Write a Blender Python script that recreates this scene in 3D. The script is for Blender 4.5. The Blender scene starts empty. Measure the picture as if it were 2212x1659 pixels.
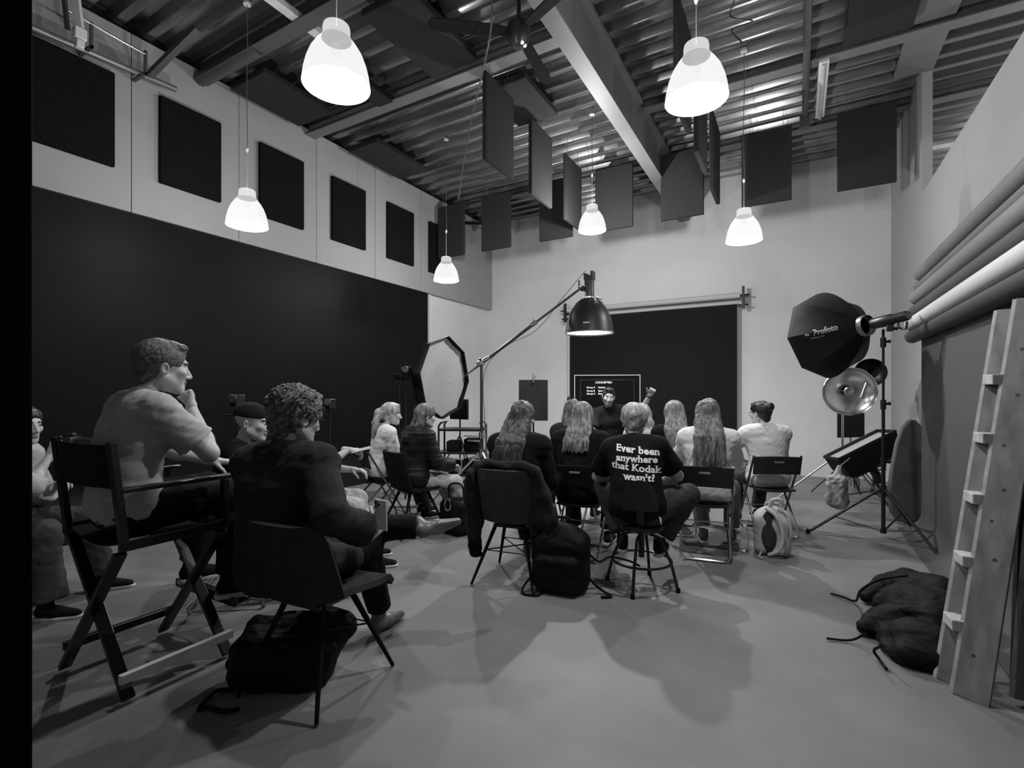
import bpy, math, random
import numpy as np
from mathutils import Vector, Matrix, Euler
from mathutils.bvhtree import BVHTree
sc = bpy.context.scene
COL = sc.collection
R = math.radians
random.seed(7)

# ------------------------------------------------------------------ camera
EYE = 1.37
FPX, HORIZON, YAW = 1075.0, 850.0, R(29.8)
cam_data = bpy.data.cameras.new('camera')
cam = bpy.data.objects.new('camera', cam_data)
COL.objects.link(cam)
cam.location = (0, 0, EYE)
cam.rotation_euler = (R(90), 0, YAW)
cam_data.sensor_width = 36
cam_data.lens = FPX / 2212 * 36
cam_data.shift_y = (HORIZON - 829.5) / 2212
cam_data.clip_start = 0.02
sc.camera = cam

# ------------------------------------------------------------------ world and exposure
w = bpy.data.worlds.new('world')
sc.world = w
w.use_nodes = True
w.node_tree.nodes['Background'].inputs[0].default_value = (0.02, 0.02, 0.02, 1)
w.node_tree.nodes['Background'].inputs[1].default_value = 0.3
sc.view_settings.view_transform = 'Standard'
sc.view_settings.look = 'None'
sc.view_settings.exposure = 0.0
sc.view_settings.gamma = 1.0
sc.view_settings.use_curve_mapping = False
sc.cycles.use_denoising = True
sc.cycles.max_bounces = 6
sc.cycles.diffuse_bounces = 4
sc.cycles.glossy_bounces = 3
sc.cycles.transparent_max_bounces = 8
sc.cycles.sample_clamp_indirect = 4.0
sc.cycles.caustics_reflective = False
sc.cycles.caustics_refractive = False
PENDANT_W = 62.0       # bulb inside each pendant
REFLECTOR_W = 200.0    # modelling bulb of the boom light

# ------------------------------------------------------------------ measuring helpers (real places in metres)
_c, _s = math.cos(YAW), math.sin(YAW)
def ray(u, v):
    a = (u - 1106) / FPX; b = (HORIZON - v) / FPX
    return Vector((-_s + a * _c, _c + a * _s, b))
def at(u, v, d): return Vector((0, 0, EYE)) + ray(u, v) * d
def on_z(u, v, z=0.0):
    r = ray(u, v); return Vector((0, 0, EYE)) + r * ((z - EYE) / r.z)
def on_x(u, v, x):
    r = ray(u, v); return Vector((0, 0, EYE)) + r * (x / r.x)
def on_y(u, v, y):
    r = ray(u, v); return Vector((0, 0, EYE)) + r * (y / r.y)

# ------------------------------------------------------------------ materials
MATS = {}
def mat(name, g, rough=0.6, metal=0.0, var=0.0, vscale=6.0, vstretch=(1, 1, 1), bump=0.0, bscale=60.0, spec=0.5,
        sheen=0.0, g2=None, detail=4.0, bstretch=(1, 1, 1)):
    if name in MATS: return MATS[name]
    m = bpy.data.materials.new(name); m.use_nodes = True
    nt = m.node_tree; b = nt.nodes['Principled BSDF']
    b.inputs['Base Color'].default_value = (g, g, g, 1)
    b.inputs['Roughness'].default_value = rough
    b.inputs['Metallic'].default_value = metal
    b.inputs['Specular IOR Level'].default_value = spec
    if sheen: b.inputs['Sheen Weight'].default_value = sheen
    if var or bump:
        tc = nt.nodes.new('ShaderNodeTexCoord')
    if var:
        mp = nt.nodes.new('ShaderNodeMapping'); mp.inputs['Scale'].default_value = vstretch
        nz = nt.nodes.new('ShaderNodeTexNoise'); nz.inputs['Scale'].default_value = vscale; nz.inputs['Detail'].default_value = detail
        rp = nt.nodes.new('ShaderNodeValToRGB')
        lo = max(0.0, g * (1 - var)); hi = g2 if g2 is not None else g * (1 + var)
        rp.color_ramp.elements[0].position = 0.3; rp.color_ramp.elements[1].position = 0.72
        rp.color_ramp.elements[0].color = (lo, lo, lo, 1); rp.color_ramp.elements[1].color = (hi, hi, hi, 1)
        nt.links.new(tc.outputs['Object'], mp.inputs[0]); nt.links.new(mp.outputs[0], nz.inputs['Vector'])
        nt.links.new(nz.outputs['Fac'], rp.inputs[0]); nt.links.new(rp.outputs[0], b.inputs['Base Color'])
    if bump:
        mp2 = nt.nodes.new('ShaderNodeMapping'); mp2.inputs['Scale'].default_value = bstretch
        n2 = nt.nodes.new('ShaderNodeTexNoise'); n2.inputs['Scale'].default_value = bscale; n2.inputs['Detail'].default_value = 3
        bp = nt.nodes.new('ShaderNodeBump'); bp.inputs['Strength'].default_value = bump; bp.inputs['Distance'].default_value = 0.01
        nt.links.new(tc.outputs['Object'], mp2.inputs[0]); nt.links.new(mp2.outputs[0], n2.inputs['Vector'])
        nt.links.new(n2.outputs['Fac'], bp.inputs['Height']); nt.links.new(bp.outputs[0], b.inputs['Normal'])
    MATS[name] = m
    return m
def glow(name, e, g=0.8):
    m = mat(name, g, 0.5)
    b = m.node_tree.nodes['Principled BSDF']
    b.inputs['Emission Color'].default_value = (1, 1, 1, 1); b.inputs['Emission Strength'].default_value = e
    return m
def glass(name, g=0.9, rough=0.02, trans=1.0, ior=1.3):
    m = mat(name, g, rough)
    b = m.node_tree.nodes['Principled BSDF']
    b.inputs['Transmission Weight'].default_value = trans; b.inputs['IOR'].default_value = ior
    return m
M = dict(
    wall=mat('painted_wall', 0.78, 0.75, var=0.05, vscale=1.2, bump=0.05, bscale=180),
    wall_box=mat('painted_board', 0.36, 0.75, var=0.04, vscale=1.5),
    floor=mat('concrete_floor', 0.20, 0.55, var=0.28, vscale=1.1, bump=0.05, bscale=18, detail=9),
    deck=mat('steel_deck', 0.30, 0.22, metal=0.85, var=0.30, vscale=1.5, vstretch=(0.3, 3, 1)),
    steel=mat('painted_steel', 0.16, 0.5, var=0.1, vscale=2),
    steel_dark=mat('dark_steel', 0.07, 0.5),
    felt=mat('black_felt', 0.034, 0.95, var=0.06, vscale=30, spec=0.08),
    felt_wall=mat('black_wall_felt', 0.009, 0.95, var=0.2, vscale=30, spec=0.08),
    backdrop=mat('black_backdrop', 0.0060, 0.5, var=0.25, vscale=0.7, spec=0.10),
    backdrop2=mat('black_paper', 0.012, 0.8, spec=0.2),
    void=mat('black_flat', 0.002, 0.95, spec=0.05),
    black=mat('black_plastic', 0.012, 0.4),
    black_rough=mat('black_rubber', 0.010, 0.9, spec=.15),
    black_fab=mat('black_fabric', 0.014, 0.85, var=0.4, vscale=25, bump=0.3, bscale=120, spec=.12),
    blackmetal=mat('black_metal', 0.012, 0.32),
    chrome=mat('chrome', 0.7, 0.18, metal=1.0),
    alu=mat('aluminium', 0.5, 0.32, metal=1.0),
    greymetal=mat('grey_metal', 0.25, 0.4, metal=0.6),
    white=mat('white_plastic', 0.75, 0.5),
    offwhite=mat('offwhite_board', 0.55, 0.6, var=0.15, vscale=5),
    screen=mat('screen_glass', 0.006, 0.2),
    paper_l=mat('light_paper', 0.42, 0.7),
    paper_w=mat('white_paper', 0.6, 0.7),
    paper_m=mat('mid_grey_paper', 0.085, 0.75, var=0.06, vscale=2),
    paper_m2=mat('soft_grey_paper', 0.22, 0.75),
    paper_d=mat('dark_paper', 0.05, 0.7),
    wood=mat('painted_wood', 0.20, 0.6, var=0.3, vscale=7, vstretch=(3, 3, 0.5), bump=0.2, bscale=12),
    wood_edge=mat('worn_wood', 0.5, 0.6, var=0.2, vscale=20),
    knot=mat('wood_knot', 0.05, 0.7),
    cord=mat('white_cord', 0.65, 0.6),
    silverfab=mat('white_diffusion_cloth', 0.40, 0.5, bump=0.5, bscale=6, bstretch=(1, 3, 0.6)),
    bag=mat('backpack_nylon', 0.0045, 0.7, var=0.3, vscale=10, bump=0.25, bscale=60, spec=.2),
    bag_white=mat('white_canvas', 0.50, 0.8, var=0.12, vscale=8, bump=0.2, bscale=60),
    bag_panel=mat('dark_grey_mesh', 0.035, 0.9, bump=0.5, bscale=200),
    skin=mat('skin', 0.48, 0.5, var=0.08, vscale=14, bump=0.06, bscale=150),
    skin_dark=mat('eyebrow', 0.05, 0.7), lip=mat('lips', 0.20, 0.45), eye_w=mat('eye_white', 0.6, 0.2), iris=mat('iris', 0.02, 0.2),
    leather=mat('brown_leather', 0.13, 0.35, var=0.2, vscale=12),
    denim_l=mat('light_trousers', 0.42, 0.85, var=0.1, vscale=9, bump=0.2, bscale=90),
    denim=mat('denim', 0.05, 0.85, spec=.15, var=0.25, vscale=9, bump=0.2, bscale=120),
    denim_m=mat('mid_denim', 0.15, 0.85, var=0.25, vscale=9, bump=0.2, bscale=120),
    trouser=mat('black_trousers', 0.010, 0.85, spec=.12, var=0.3, vscale=9),
    upholstery=mat('grey_upholstery', 0.030, 0.9, spec=.15, var=0.2, vscale=14, bump=0.2, bscale=200),
    upholstery_l=mat('mid_grey_upholstery', 0.055, 0.9, spec=.15, var=0.2, vscale=14, bump=0.2, bscale=200),
    wall_r=mat('painted_wall_right_dimmed', 0.42, 0.75, var=0.05, vscale=1.2, bump=0.05, bscale=180), stubble=mat('stubble', 0.09, 0.7), bezel=mat('bright_bezel', .85, .4, metal=.4), tv_frame=mat('tv_frame', .008, .3, spec=.15),  # wall_r: same wall paint, its colour dimmed against the strong pendant light
    shirt_grey=mat('grey_tshirt', 0.38, 0.85, var=0.06, vscale=9, bump=0.15, bscale=90),
    shirt_dark=mat('dark_shirt', 0.024, 0.85, spec=.15, var=0.25, vscale=9, bump=0.15, bscale=90),
    shirt_black=mat('black_tshirt', 0.009, 0.88, spec=.12, var=0.25, vscale=9),
    shirt_white=mat('white_blouse', 0.72, 0.8, var=0.05, vscale=9, bump=0.1, bscale=70),
    puffer=mat('black_puffer', 0.010, 0.55, spec=.25, var=0.3, vscale=9),
    sole=mat('white_sole', 0.6, 0.6),
    print_white=mat('white_print', 0.85, 0.7), skin_tan=mat('tanned_skin', 0.36, 0.5, var=0.08, vscale=14),
)
def hairmat(name, g, g2, s=1.0):
    return mat(name, g, 0.42, var=0.55, vscale=26 * s, vstretch=(1.6, 1.6, 0.22), g2=g2, bump=0.25, bscale=60 * s, bstretch=(2.2, 2.2, 0.14), spec=0.4)
M['hair_blond'] = hairmat('blond_hair', 0.32, 0.65)
M['hair_mid'] = hairmat('mid_brown_hair', 0.10, 0.24)
M['hair_brown'] = hairmat('brown_hair', 0.05, 0.13)
M['hair_dark'] = hairmat('dark_hair', 0.010, 0.03)
M['hair_grey'] = mat('short_grey_hair', 0.06, 0.5, var=0.5, vscale=60, g2=0.15, bump=0.8, bscale=140)
M['hair_curly'] = mat('curly_hair', 0.07, 0.5, var=0.6, vscale=50, g2=0.2, bump=0.8, bscale=110)

# ------------------------------------------------------------------ object helpers
def tag(o, label=None, cat=None, group=None, kind=None):
    if label: o['label'] = label
    if cat: o['category'] = cat
    if group: o['group'] = group
    if kind: o['kind'] = kind
    return o
def thing(name, label, cat, loc=(0, 0, 0), rz=0.0, group=None):
    o = bpy.data.objects.new(name, None); COL.objects.link(o)
    o.empty_display_size = 0.1
    o.location = loc; o.rotation_euler = (0, 0, rz)
    return tag(o, label, cat, group)
def link_mesh(name, V, F, m, parent=None, smooth=True, bevel=0.0, loc=None, mats=None, fmat=None, autosmooth=True):
    me = bpy.data.meshes.new(name)
    V = np.asarray(V, dtype=np.float32)
    me.from_pydata(V.tolist() if len(V) < 20000 else V.tolist(), [], F if isinstance(F, list) else F.tolist())
    for mm in (mats or [m]): me.materials.append(mm)
    if fmat is not None: me.polygons.foreach_set('material_index', np.asarray(fmat, dtype=np.int32))
    if smooth:
        me.polygons.foreach_set('use_smooth', [True] * len(me.polygons))
        if autosmooth: me.set_sharp_from_angle(angle=R(38))
    me.update()
    o = bpy.data.objects.new(name, me); COL.objects.link(o)
    if loc is not None: o.location = loc
    if parent: o.parent = parent
    if bevel:
        b = o.modifiers.new('bevel', 'BEVEL'); b.width = bevel; b.segments = 2; b.limit_method = 'ANGLE'; b.angle_limit = R(40)
    return o
class MB:
    def __init__(s): s.v = []; s.f = []; s.fm = []
    def add(s, V, F, T=None, mi=0):
        n = len(s.v)
        if T is not None: V = [T @ Vector(p) for p in V]
        s.v += [tuple(p) for p in V]; s.f += [tuple(i + n for i in f) for f in F]; s.fm += [mi] * len(F)
        return s
    def box(s, lo, hi, T=None, mi=0):
        x0, y0, z0 = lo; x1, y1, z1 = hi
        V = [(x0, y0, z0), (x1, y0, z0), (x1, y1, z0), (x0, y1, z0), (x0, y0, z1), (x1, y0, z1), (x1, y1, z1), (x0, y1, z1)]
        return s.add(V, [(3, 2, 1, 0), (4, 5, 6, 7), (0, 1, 5, 4), (1, 2, 6, 5), (2, 3, 7, 6), (3, 0, 4, 7)], T, mi)
    def cbox(s, c, size, T=None, mi=0):
        return s.box([c[i] - size[i] / 2 for i in range(3)], [c[i] + size[i] / 2 for i in range(3)], T, mi)
    def tube(s, pts, r, n=10, closed=False, caps=True, mi=0):
        pts = [Vector(p) for p in pts]; m = len(pts)
        rs = r if isinstance(r, (list, tuple)) else [r] * m
        tang = []
        for i in range(m):
            a = pts[(i - 1) % m] if (closed or i > 0) else pts[i]
            b = pts[(i + 1) % m] if (closed or i < m - 1) else pts[i]
            t = (b - a); tang.append(t.normalized() if t.length > 1e-9 else Vector((0, 0, 1)))
        ref = Vector((0, 0, 1)) if abs(tang[0].z) < 0.9 else Vector((1, 0, 0))
        nrm = (ref - tang[0] * ref.dot(tang[0])).normalized()
        V = []; F = []
        for i in range(m):
            nrm = (nrm - tang[i] * nrm.dot(tang[i])).normalized(); bn = tang[i].cross(nrm)
            for k in range(n):
                a = 2 * math.pi * k / n
                V.append(pts[i] + (nrm * math.cos(a) + bn * math.sin(a)) * rs[i])
        for i in range(m if closed else m - 1):
            j = (i + 1) % m
            for k in range(n):
                l = (k + 1) % n
                F.append((i * n + k, i * n + l, j * n + l, j * n + k))
        if caps and not closed:
            F.append(tuple(reversed(range(n)))); F.append(tuple(range((m - 1) * n, m * n)))
        return s.add(V, F, None, mi)
    def cyl(s, a, b, r0, r1=None, n=16, mi=0): return s.tube([a, b], [r0, r0 if r1 is None else r1], n, mi=mi)
    def bar(s, a, b, w, t, up=(0, 0, 1), mi=0):
        a, b = Vector(a), Vector(b); d = (b - a).normalized(); up = Vector(up)
        x = d.cross(up).normalized(); z = x.cross(d)
        V = []
        for p in (a, b):
            for sx, sz in ((-1, -1), (1, -1), (1, 1), (-1, 1)): V.append(p + x * sx * w / 2 + z * sz * t / 2)
        return s.add(V, [(3, 2, 1, 0), (4, 5, 6, 7), (0, 1, 5, 4), (1, 2, 6, 5), (2, 3, 7, 6), (3, 0, 4, 7)], None, mi)
    def lathe(s, prof, T=None, n=32, a0=0, a1=2 * math.pi, mi=0):
        full = abs(a1 - a0 - 2 * math.pi) < 1e-6; m = n if full else n + 1
        V = []; F = []
        for r, z in prof:
            for k in range(m):
                a = a0 + (a1 - a0) * k / n; V.append((r * math.cos(a), r * math.sin(a), z))
        for i in range(len(prof) - 1):
            for k in range(n):
                l = (k + 1) % m
                F.append((i * m + k, i * m + l, (i + 1) * m + l, (i + 1) * m + k))
        return s.add(V, F, T, mi)
    def prism(s, poly, t, T=None, mi=0):
        n = len(poly)
        V = [(x, y, 0) for x, y in poly] + [(x, y, t) for x, y in poly]
        F = [tuple(reversed(range(n))), tuple(range(n, 2 * n))] + [(i, (i + 1) % n, (i + 1) % n + n, i + n) for i in range(n)]
        return s.add(V, F, T, mi)
    def grid(s, fn, nu, nv, thick=0.0, mi=0):
        P = [[Vector(fn(i / nu, j / nv)) for j in range(nv + 1)] for i in range(nu + 1)]
        V = []; F = []
        idx = lambda i, j: i * (nv + 1) + j
        for i in range(nu + 1):
            for j in range(nv + 1): V.append(P[i][j])
        for i in range(nu):
            for j in range(nv): F.append((idx(i, j), idx(i + 1, j), idx(i + 1, j + 1), idx(i, j + 1)))
        if thick:
            N = []
            for i in range(nu + 1):
                for j in range(nv + 1):
                    du = P[min(i + 1, nu)][j] - P[max(i - 1, 0)][j]; dv = P[i][min(j + 1, nv)] - P[i][max(j - 1, 0)]
                    N.append(du.cross(dv).normalized())
            n0 = len(V); V += [V[k] - N[k] * thick for k in range(n0)]
            F += [tuple(q + n0 for q in reversed(f)) for f in F]
            bd = [idx(i, 0) for i in range(nu + 1)] + [idx(nu, j) for j in range(1, nv + 1)] + [idx(i, nv) for i in range(nu - 1, -1, -1)] + [idx(0, j) for j in range(nv - 1, 0, -1)]
            for k in range(len(bd)):
                a, b = bd[k], bd[(k + 1) % len(bd)]; F.append((b, a, a + n0, b + n0))
        return s.add(V, F, None, mi)
    def build(s, name, m, parent=None, smooth=True, bevel=0.0, mats=None, loc=None):
        return link_mesh(name, s.v, s.f, m, parent, smooth, bevel, loc, mats, s.fm if mats else None)
def TR(loc=(0, 0, 0), rot=(0, 0, 0), sc_=(1, 1, 1)):
    return Matrix.Translation(loc) @ Euler(rot).to_matrix().to_4x4() @ Matrix.Diagonal((*sc_, 1))
def frame(o, y, up=(0, 0, 1)):
    y = Vector(y).normalized(); x = y.cross(Vector(up)).normalized(); z = x.cross(y)
    T = Matrix((x, y, z)).transposed().to_4x4(); T.translation = Vector(o); return T
def struct(name, mb, m, bevel=0.0, label=None, smooth=False):
    o = mb.build(name, m, None, smooth, bevel); o['kind'] = 'structure'
    if label: o['label'] = label
    return o
def serif_text(txt, size, bold, align='CENTER', res=3, space=1.0):
    V, F = text_mesh(txt, size, bold, align, res, space)
    cnt = {}
    for f in F:
        for i in range(len(f)):
            e = tuple(sorted((f[i], f[(i + 1) % len(f)]))); cnt[e] = cnt.get(e, 0) + 1
    capy = max(v[1] for v in V); V = list(V); F = list(F); out = []
    for (a, b), c in cnt.items():
        if c != 1: continue
        p, q = V[a], V[b]; L_ = abs(p[0] - q[0])
        if abs(p[1] - q[1]) > size * .004 or not (.07 * size < L_ < .21 * size): continue
        y = p[1]; x0, x1 = min(p[0], q[0]), max(p[0], q[0])
        if y < size * .03 and y > -size * .05: out.append((x0 - .065 * size, x1 + .065 * size, y, y + .055 * size))
        elif y > size * .40: out.append((x0 - .085 * size, x1 + .02 * size, y - .055 * size, y))
    for x0, x1, y0, y1 in out:
        n = len(V); V += [(x0, y0, .0002), (x1, y0, .0002), (x1, y1, .0002), (x0, y1, .0002)]; F.append((n, n + 1, n + 2, n + 3))
    return V, F
def copy_tree(o, parent=None):
    c = o.copy(); COL.objects.link(c); c.parent = parent
    for ch in [q for q in bpy.data.objects if q.parent == o]: copy_tree(ch, c)
    return c
def bez(p0, p1, p2, n=12):
    p0, p1, p2 = Vector(p0), Vector(p1), Vector(p2)
    return [p0 * (1 - t) ** 2 + p1 * 2 * t * (1 - t) + p2 * t * t for t in [i / n for i in range(n + 1)]]
def spline(pts, n=8):
    pts = [Vector(p) for p in pts]; P = [pts[0]] + pts + [pts[-1]]; out = []
    for i in range(1, len(P) - 2):
        a, b, c, d = P[i - 1], P[i], P[i + 1], P[i + 2]
        for k in range(n):
            t = k / n
            out.append(0.5 * ((2 * b) + (c - a) * t + (2 * a - 5 * b + 4 * c - d) * t * t + (3 * b - a - 3 * c + d) * t ** 3))
    return out + [pts[-1]]
def text_mesh(txt, size, bold=0.0, align='LEFT', res=4, space=1.0):
    cu = bpy.data.curves.new('txt', 'FONT'); cu.body = txt; cu.size = size; cu.offset = bold; cu.resolution_u = res
    cu.align_x = align; cu.space_character = space
    o = bpy.data.objects.new('txt', cu); COL.objects.link(o)
    dg = bpy.context.evaluated_depsgraph_get(); me = o.evaluated_get(dg).to_mesh()
    V = [tuple(v.co) for v in me.vertices]; F = [tuple(p.vertices) for p in me.polygons]
    o.evaluated_get(dg).to_mesh_clear(); bpy.data.objects.remove(o); bpy.data.curves.remove(cu)
    return V, F
# ================================================================== THE ROOM
XL, XR, YB, ZC = -6.02, 1.265, 9.6, 5.12
YF = -3.2
struct('floor', MB().box((XL - .3, YF - .3, -0.2), (6.5, 12.3, 0)), M['floor'])
struct('wall_back', MB().box((XL - .3, YB, 0), (XR + 0.1, YB + .2, ZC + .35)), M['wall'])
lo = MB().box((XL - .3, YF, 0), (XL - .10, YB, 3.26))
struct('wall_left', lo, M['wall'])
up = MB()
ys = [YF, 0.22, 1.37, 2.53, 3.68, 4.83, 5.98, 7.13, 8.78, YB]
for a, b in zip(ys[:-1], ys[1:]): up.box((XL - .3, a + .004, 3.26), (XL, b - .004, ZC))
struct('trim_1', up, M['wall_box'], label='upper boarded band of the left wall above the black backdrop')
struct('wall_front', MB().box((XL - .3, YF - .2, 0), (6.5, YF, ZC + .35)), M['wall'])
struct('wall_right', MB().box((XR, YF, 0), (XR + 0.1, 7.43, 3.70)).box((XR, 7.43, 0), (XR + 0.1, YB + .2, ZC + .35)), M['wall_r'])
struct('wall_far', MB().box((6.3, YF, 0), (6.5, 12.1, ZC + .35)).box((XR + .1, 12.1, 0), (6.5, 12.3, ZC + .35)), M['wall'])
# corrugated roof deck: ribs run across the room
prof = []
y = YF - .1; p = 0.27
while y < 12.3:
    rr_ = .016
    for q in range(4): a_ = R(-160 + 70 * q / 3); prof.append((y + rr_ + rr_ * math.cos(a_), ZC + .05 + rr_ + rr_ * math.sin(a_)))
    for q in range(4): a_ = R(-90 + 70 * q / 3); prof.append((y + .10 - rr_ + rr_ * math.cos(a_), ZC + .05 + rr_ + rr_ * math.sin(a_)))
    prof += [(y + .135, ZC + .15), (y + .235, ZC + .15)]; y += p
V = []; F = []
for x in (XL - .3, 6.5):
    for yy, zz in prof: V.append((x, yy, zz))
n = len(prof)
for i in range(n - 1): F.append((i, i + 1, n + i + 1, n + i))
dk = MB().add(V, F)
dk.box((XL - .3, YF - .2, ZC + .25), (6.5, 12.3, ZC + .35))
struct('ceiling', dk, M['deck'], smooth=True)
# main beam running to the back wall (bottom flange, web, top flange)
bm = MB().box((-1.90, YF, 4.56), (-1.73, YB, 4.585)).box((-1.83, YF, 4.585), (-1.80, YB, 5.12)).box((-1.90, YF, 5.12), (-1.73, YB, 5.165))
tag(bm.build('steel_beam', M['steel'], smooth=False), 'deep steel I beam running down the room to the back wall', 'beam', kind='structure')
joists = []
for k, (yy, x0, x1, dpt) in enumerate([(0.2, XL, 6.4, .16), (1.75, XL, 6.4, .16), (3.22, XL, -1.9, .2), (4.72, XL, -1.9, .16), (6.5, -1.73, 6.4, .13), (8.1, XL, 6.4, .13)]):
    o = MB().box((x0, yy - .08, ZC - dpt + .06), (x1, yy + .08, ZC - dpt + .075)).box((x0, yy - .012, ZC - dpt + .075), (x1, yy + .012, ZC + .05)).build('steel_joist', M['steel_dark' if k == 2 else 'steel'], smooth=False)
    tag(o, ['cross joist overhead behind the camera', 'cross joist above the nearest pendants', 'dark cross joist whose round end meets the left wall top', 'cross joist past the flat ceiling pad between wall and main beam',
            'cross joist right of the main beam above the strip light', 'last cross joist before the back wall'][k], 'beam', kind='structure')
tag(MB().tube([(XL - .02, 3.22, 5.02), (XL + 1.1, 3.22, 5.02)], .075, 20).build('joist_end', M['steel_dark']), 'rounded dark end of the joist at the left wall', 'beam', kind='structure')
tag(MB().box((1.0, -2.4, ZC), (XR + .1, 7.43, ZC + .05)).build('roof_edge', M['steel'], smooth=False), 'flat steel edge strip under the deck above the half height wall', 'beam', kind='structure')

# black paint/backdrop on the left wall
bd = MB()
bd.grid(lambda a, b: (XL - .04 + (0.06 * math.sin(a * 9) * .1) + (0 if b > .12 else (1 - math.cos((.12 - b) / .12 * 1.57)) * .35), -1.0 + a * 8.37, 0.012 + (b - 0.0) * 3.32 if b > .12 else 0.012 + b * 3.32), 20, 40, 0.01)
tag(bd.build('studio_backdrop', M['backdrop']), 'huge black backdrop covering the lower left wall', 'backdrop')
tag(MB().box((XL - .09, 7.40, 0), (XL - .02, 7.45, 3.25)).build('trim_2', M['white'], smooth=False), 'thin pale batten beside the black backdrop', kind='structure')

# black flat in front of the lens side
fl = MB().box((-1.71, -1.6, 0.0), (-1.66, 0.485, 2.475))
tag(fl.build('black_flat', M['void'], bevel=.004), 'tall black foam flat standing at the left edge', 'flat')

# acoustic panels on the left wall
def panel_mesh(w, h, t=.05):
    mb = MB().box((-w / 2, -h / 2, 0), (w / 2, h / 2, t)); return mb
wall_panels = [(0.9, 'leftmost'), (2.04, 'one partly behind the black flat at left'), (3.11, ''), (4.26, ''), (5.41, ''), (6.56, ''), (7.66, '')]
plabels = ['black wall panel hidden behind the tall flat', 'black wall panel cut by the tall black flat', 'black wall panel just right of the first seam',
           'black wall panel behind the left hanging pendant', 'black wall panel fourth along the left wall', 'black wall panel second last along the left wall', 'black wall panel farthest along, behind the far pendant']
for (yc, _), lb in zip(wall_panels[1:], plabels[1:]):
    o = MB().box((0, -.33, -.475), (.05, .33, .475)).build('acoustic_panel', M['felt_wall'], bevel=.012)
    o.location = (XL, yc, 4.13); tag(o, lb, 'acoustic panel', 'black panels on the left wall')
# baffles hanging across the room, then along it
hl = ['hanging baffle nearest the left wall, behind the far left pendant', 'second hanging baffle from the left in the far row', 'hanging baffle partly behind the row of side-on baffles', 'hanging baffle just right of the small centre pendant',
      'hanging baffle right beside the end of the main beam', 'hanging baffle behind the right far pendant', 'hanging baffle farthest right near the right wall']
def hang(o, pts):
    for q in pts:
        MB().cyl(q, (q[0], q[1], ZC + .06 - o.location.z), .003, n=5).build('wire', M['greymetal'], o)
for xc, lb in zip([-5.60, -4.62, -3.46, -2.47, -1.45, -.36, .74], hl):
    o = MB().box((-.30, -.025, -.485), (.30, .025, .485)).build('hanging_baffle', M['felt'], bevel=.01)
    o.location = (xc, 7.5, 4.405); tag(o, lb, 'acoustic baffle', 'baffles hanging across the room'); hang(o, [(-.2, 0, .48), (.2, 0, .48)])
cl = ['nearest of the side-on baffles left of the main beam', 'middle side-on baffle left of the main beam', 'far side-on baffle left of the main beam behind the centre pendant']
dl = ['side-on baffle behind the big right pendant, nearest of its row', 'side-on baffle just under the big right pendant', 'side-on baffle farthest of its row, right of the main beam']
for xx, ylist, lbs in ((-2.97, (4.88, 5.96, 7.05), cl), (-.93, (4.85, 5.85, 6.95), dl)):
    for yy, lb in zip(ylist, lbs):
        o = MB().box((-.025, -.31, -.485), (.025, .31, .485)).build('hanging_baffle', M['felt'], bevel=.01)
        o.location = (xx, yy, 4.42); tag(o, lb, 'acoustic baffle', 'baffles hanging along the room'); hang(o, [(0, -.2, .48), (0, .2, .48)])
for (x0, y0, x1, y1), lb in [((-3.66, 3.45, -3.03, 4.52), 'large flat black ceiling pad left of the fan'), ((-5.87, 5.28, -5.27, 6.40), 'flat black ceiling pad near the left wall top edge'),
                             ((-5.90, 3.5, -5.25, 4.45), 'flat black ceiling pad behind the left hanging pendant'), ((.42, 5.28, 1.0, 6.28), 'flat black ceiling pad at the upper right'),
                             ((-3.3, 5.05, -2.72, 5.95), 'flat black ceiling pad above the side-on baffles'), ((-4.62, 4.0, -4.38, 4.66), 'narrow black ceiling pad beside the biggest left pendant')]:
    o = MB().box((x0, y0, ZC - .11), (x1, y1, ZC - .03)).build('ceiling_pad', M['felt'], bevel=.01)
    tag(o, lb, 'acoustic pad', 'pads under the roof deck')
# conduits and rails
t = thing('strip_light', 'unlit strip light fixed along the ceiling at right', 'light fixture', (.26, 6.46, 5.05))
MB().box((-.05, 0, -.03), (.05, 1.28, .04)).build('housing', M['white'], t, smooth=False)
MB().cyl((0, .02, -.045), (0, 1.26, -.045), .02).build('tube', M['offwhite'], t)
o = MB().tube([(.09, 4.4, 5.0), (.09, 7.55, 5.0)], .035, 12).cbox((.09, 7.6, 4.95), (.12, .1, .18)).build('ceiling_pipe', M['steel_dark']); tag(o, 'dark pipe running along the ceiling left of the strip light', 'pipe')
o = MB().box((-4.27, 1.6, 5.0), (-4.17, 3.42, 5.06)).build('cable_tray', M['offwhite'], smooth=False); tag(o, 'pale cable tray under the roof left of the nearest pendant', 'cable tray')
o = MB().box((1.5, 9.40, 5.0), (6.0, 9.56, 5.04)).build('cable_tray', M['white'], smooth=False); tag(o, 'pale flat bar under the roof beyond the right wall', 'cable tray')
t = thing('curtain_rail', 'chrome curtain rail with brackets high on the left wall', 'rail', (XL, 0, 0))
MB().tube([(.12, 1.35, 4.60), (.12, 2.9, 4.70)], .03, 12).build('rail', M['greymetal'], t)
MB().tube([(.25, 1.9, 4.86), (.25, 2.55, 4.83)], .012, 10).build('rod', M['chrome'], t)
for yy in (1.6, 2.1, 2.55): MB().box((0, yy - .015, 4.63), (.26, yy + .015, 4.65)).box((.235, yy - .012, 4.63), (.26, yy + .012, 4.87)).build('bracket', M['steel_dark'], t, smooth=False)
t = thing('hanging_clamp', 'pale hanging clamp arm at the upper left ceiling', 'clamp', (-5.6, 1.95, 4.6))
MB().bar((0, 0, .04), (.1, -.1, .60), .06, .05).build('arm', M['offwhite'], t, smooth=False)
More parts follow.
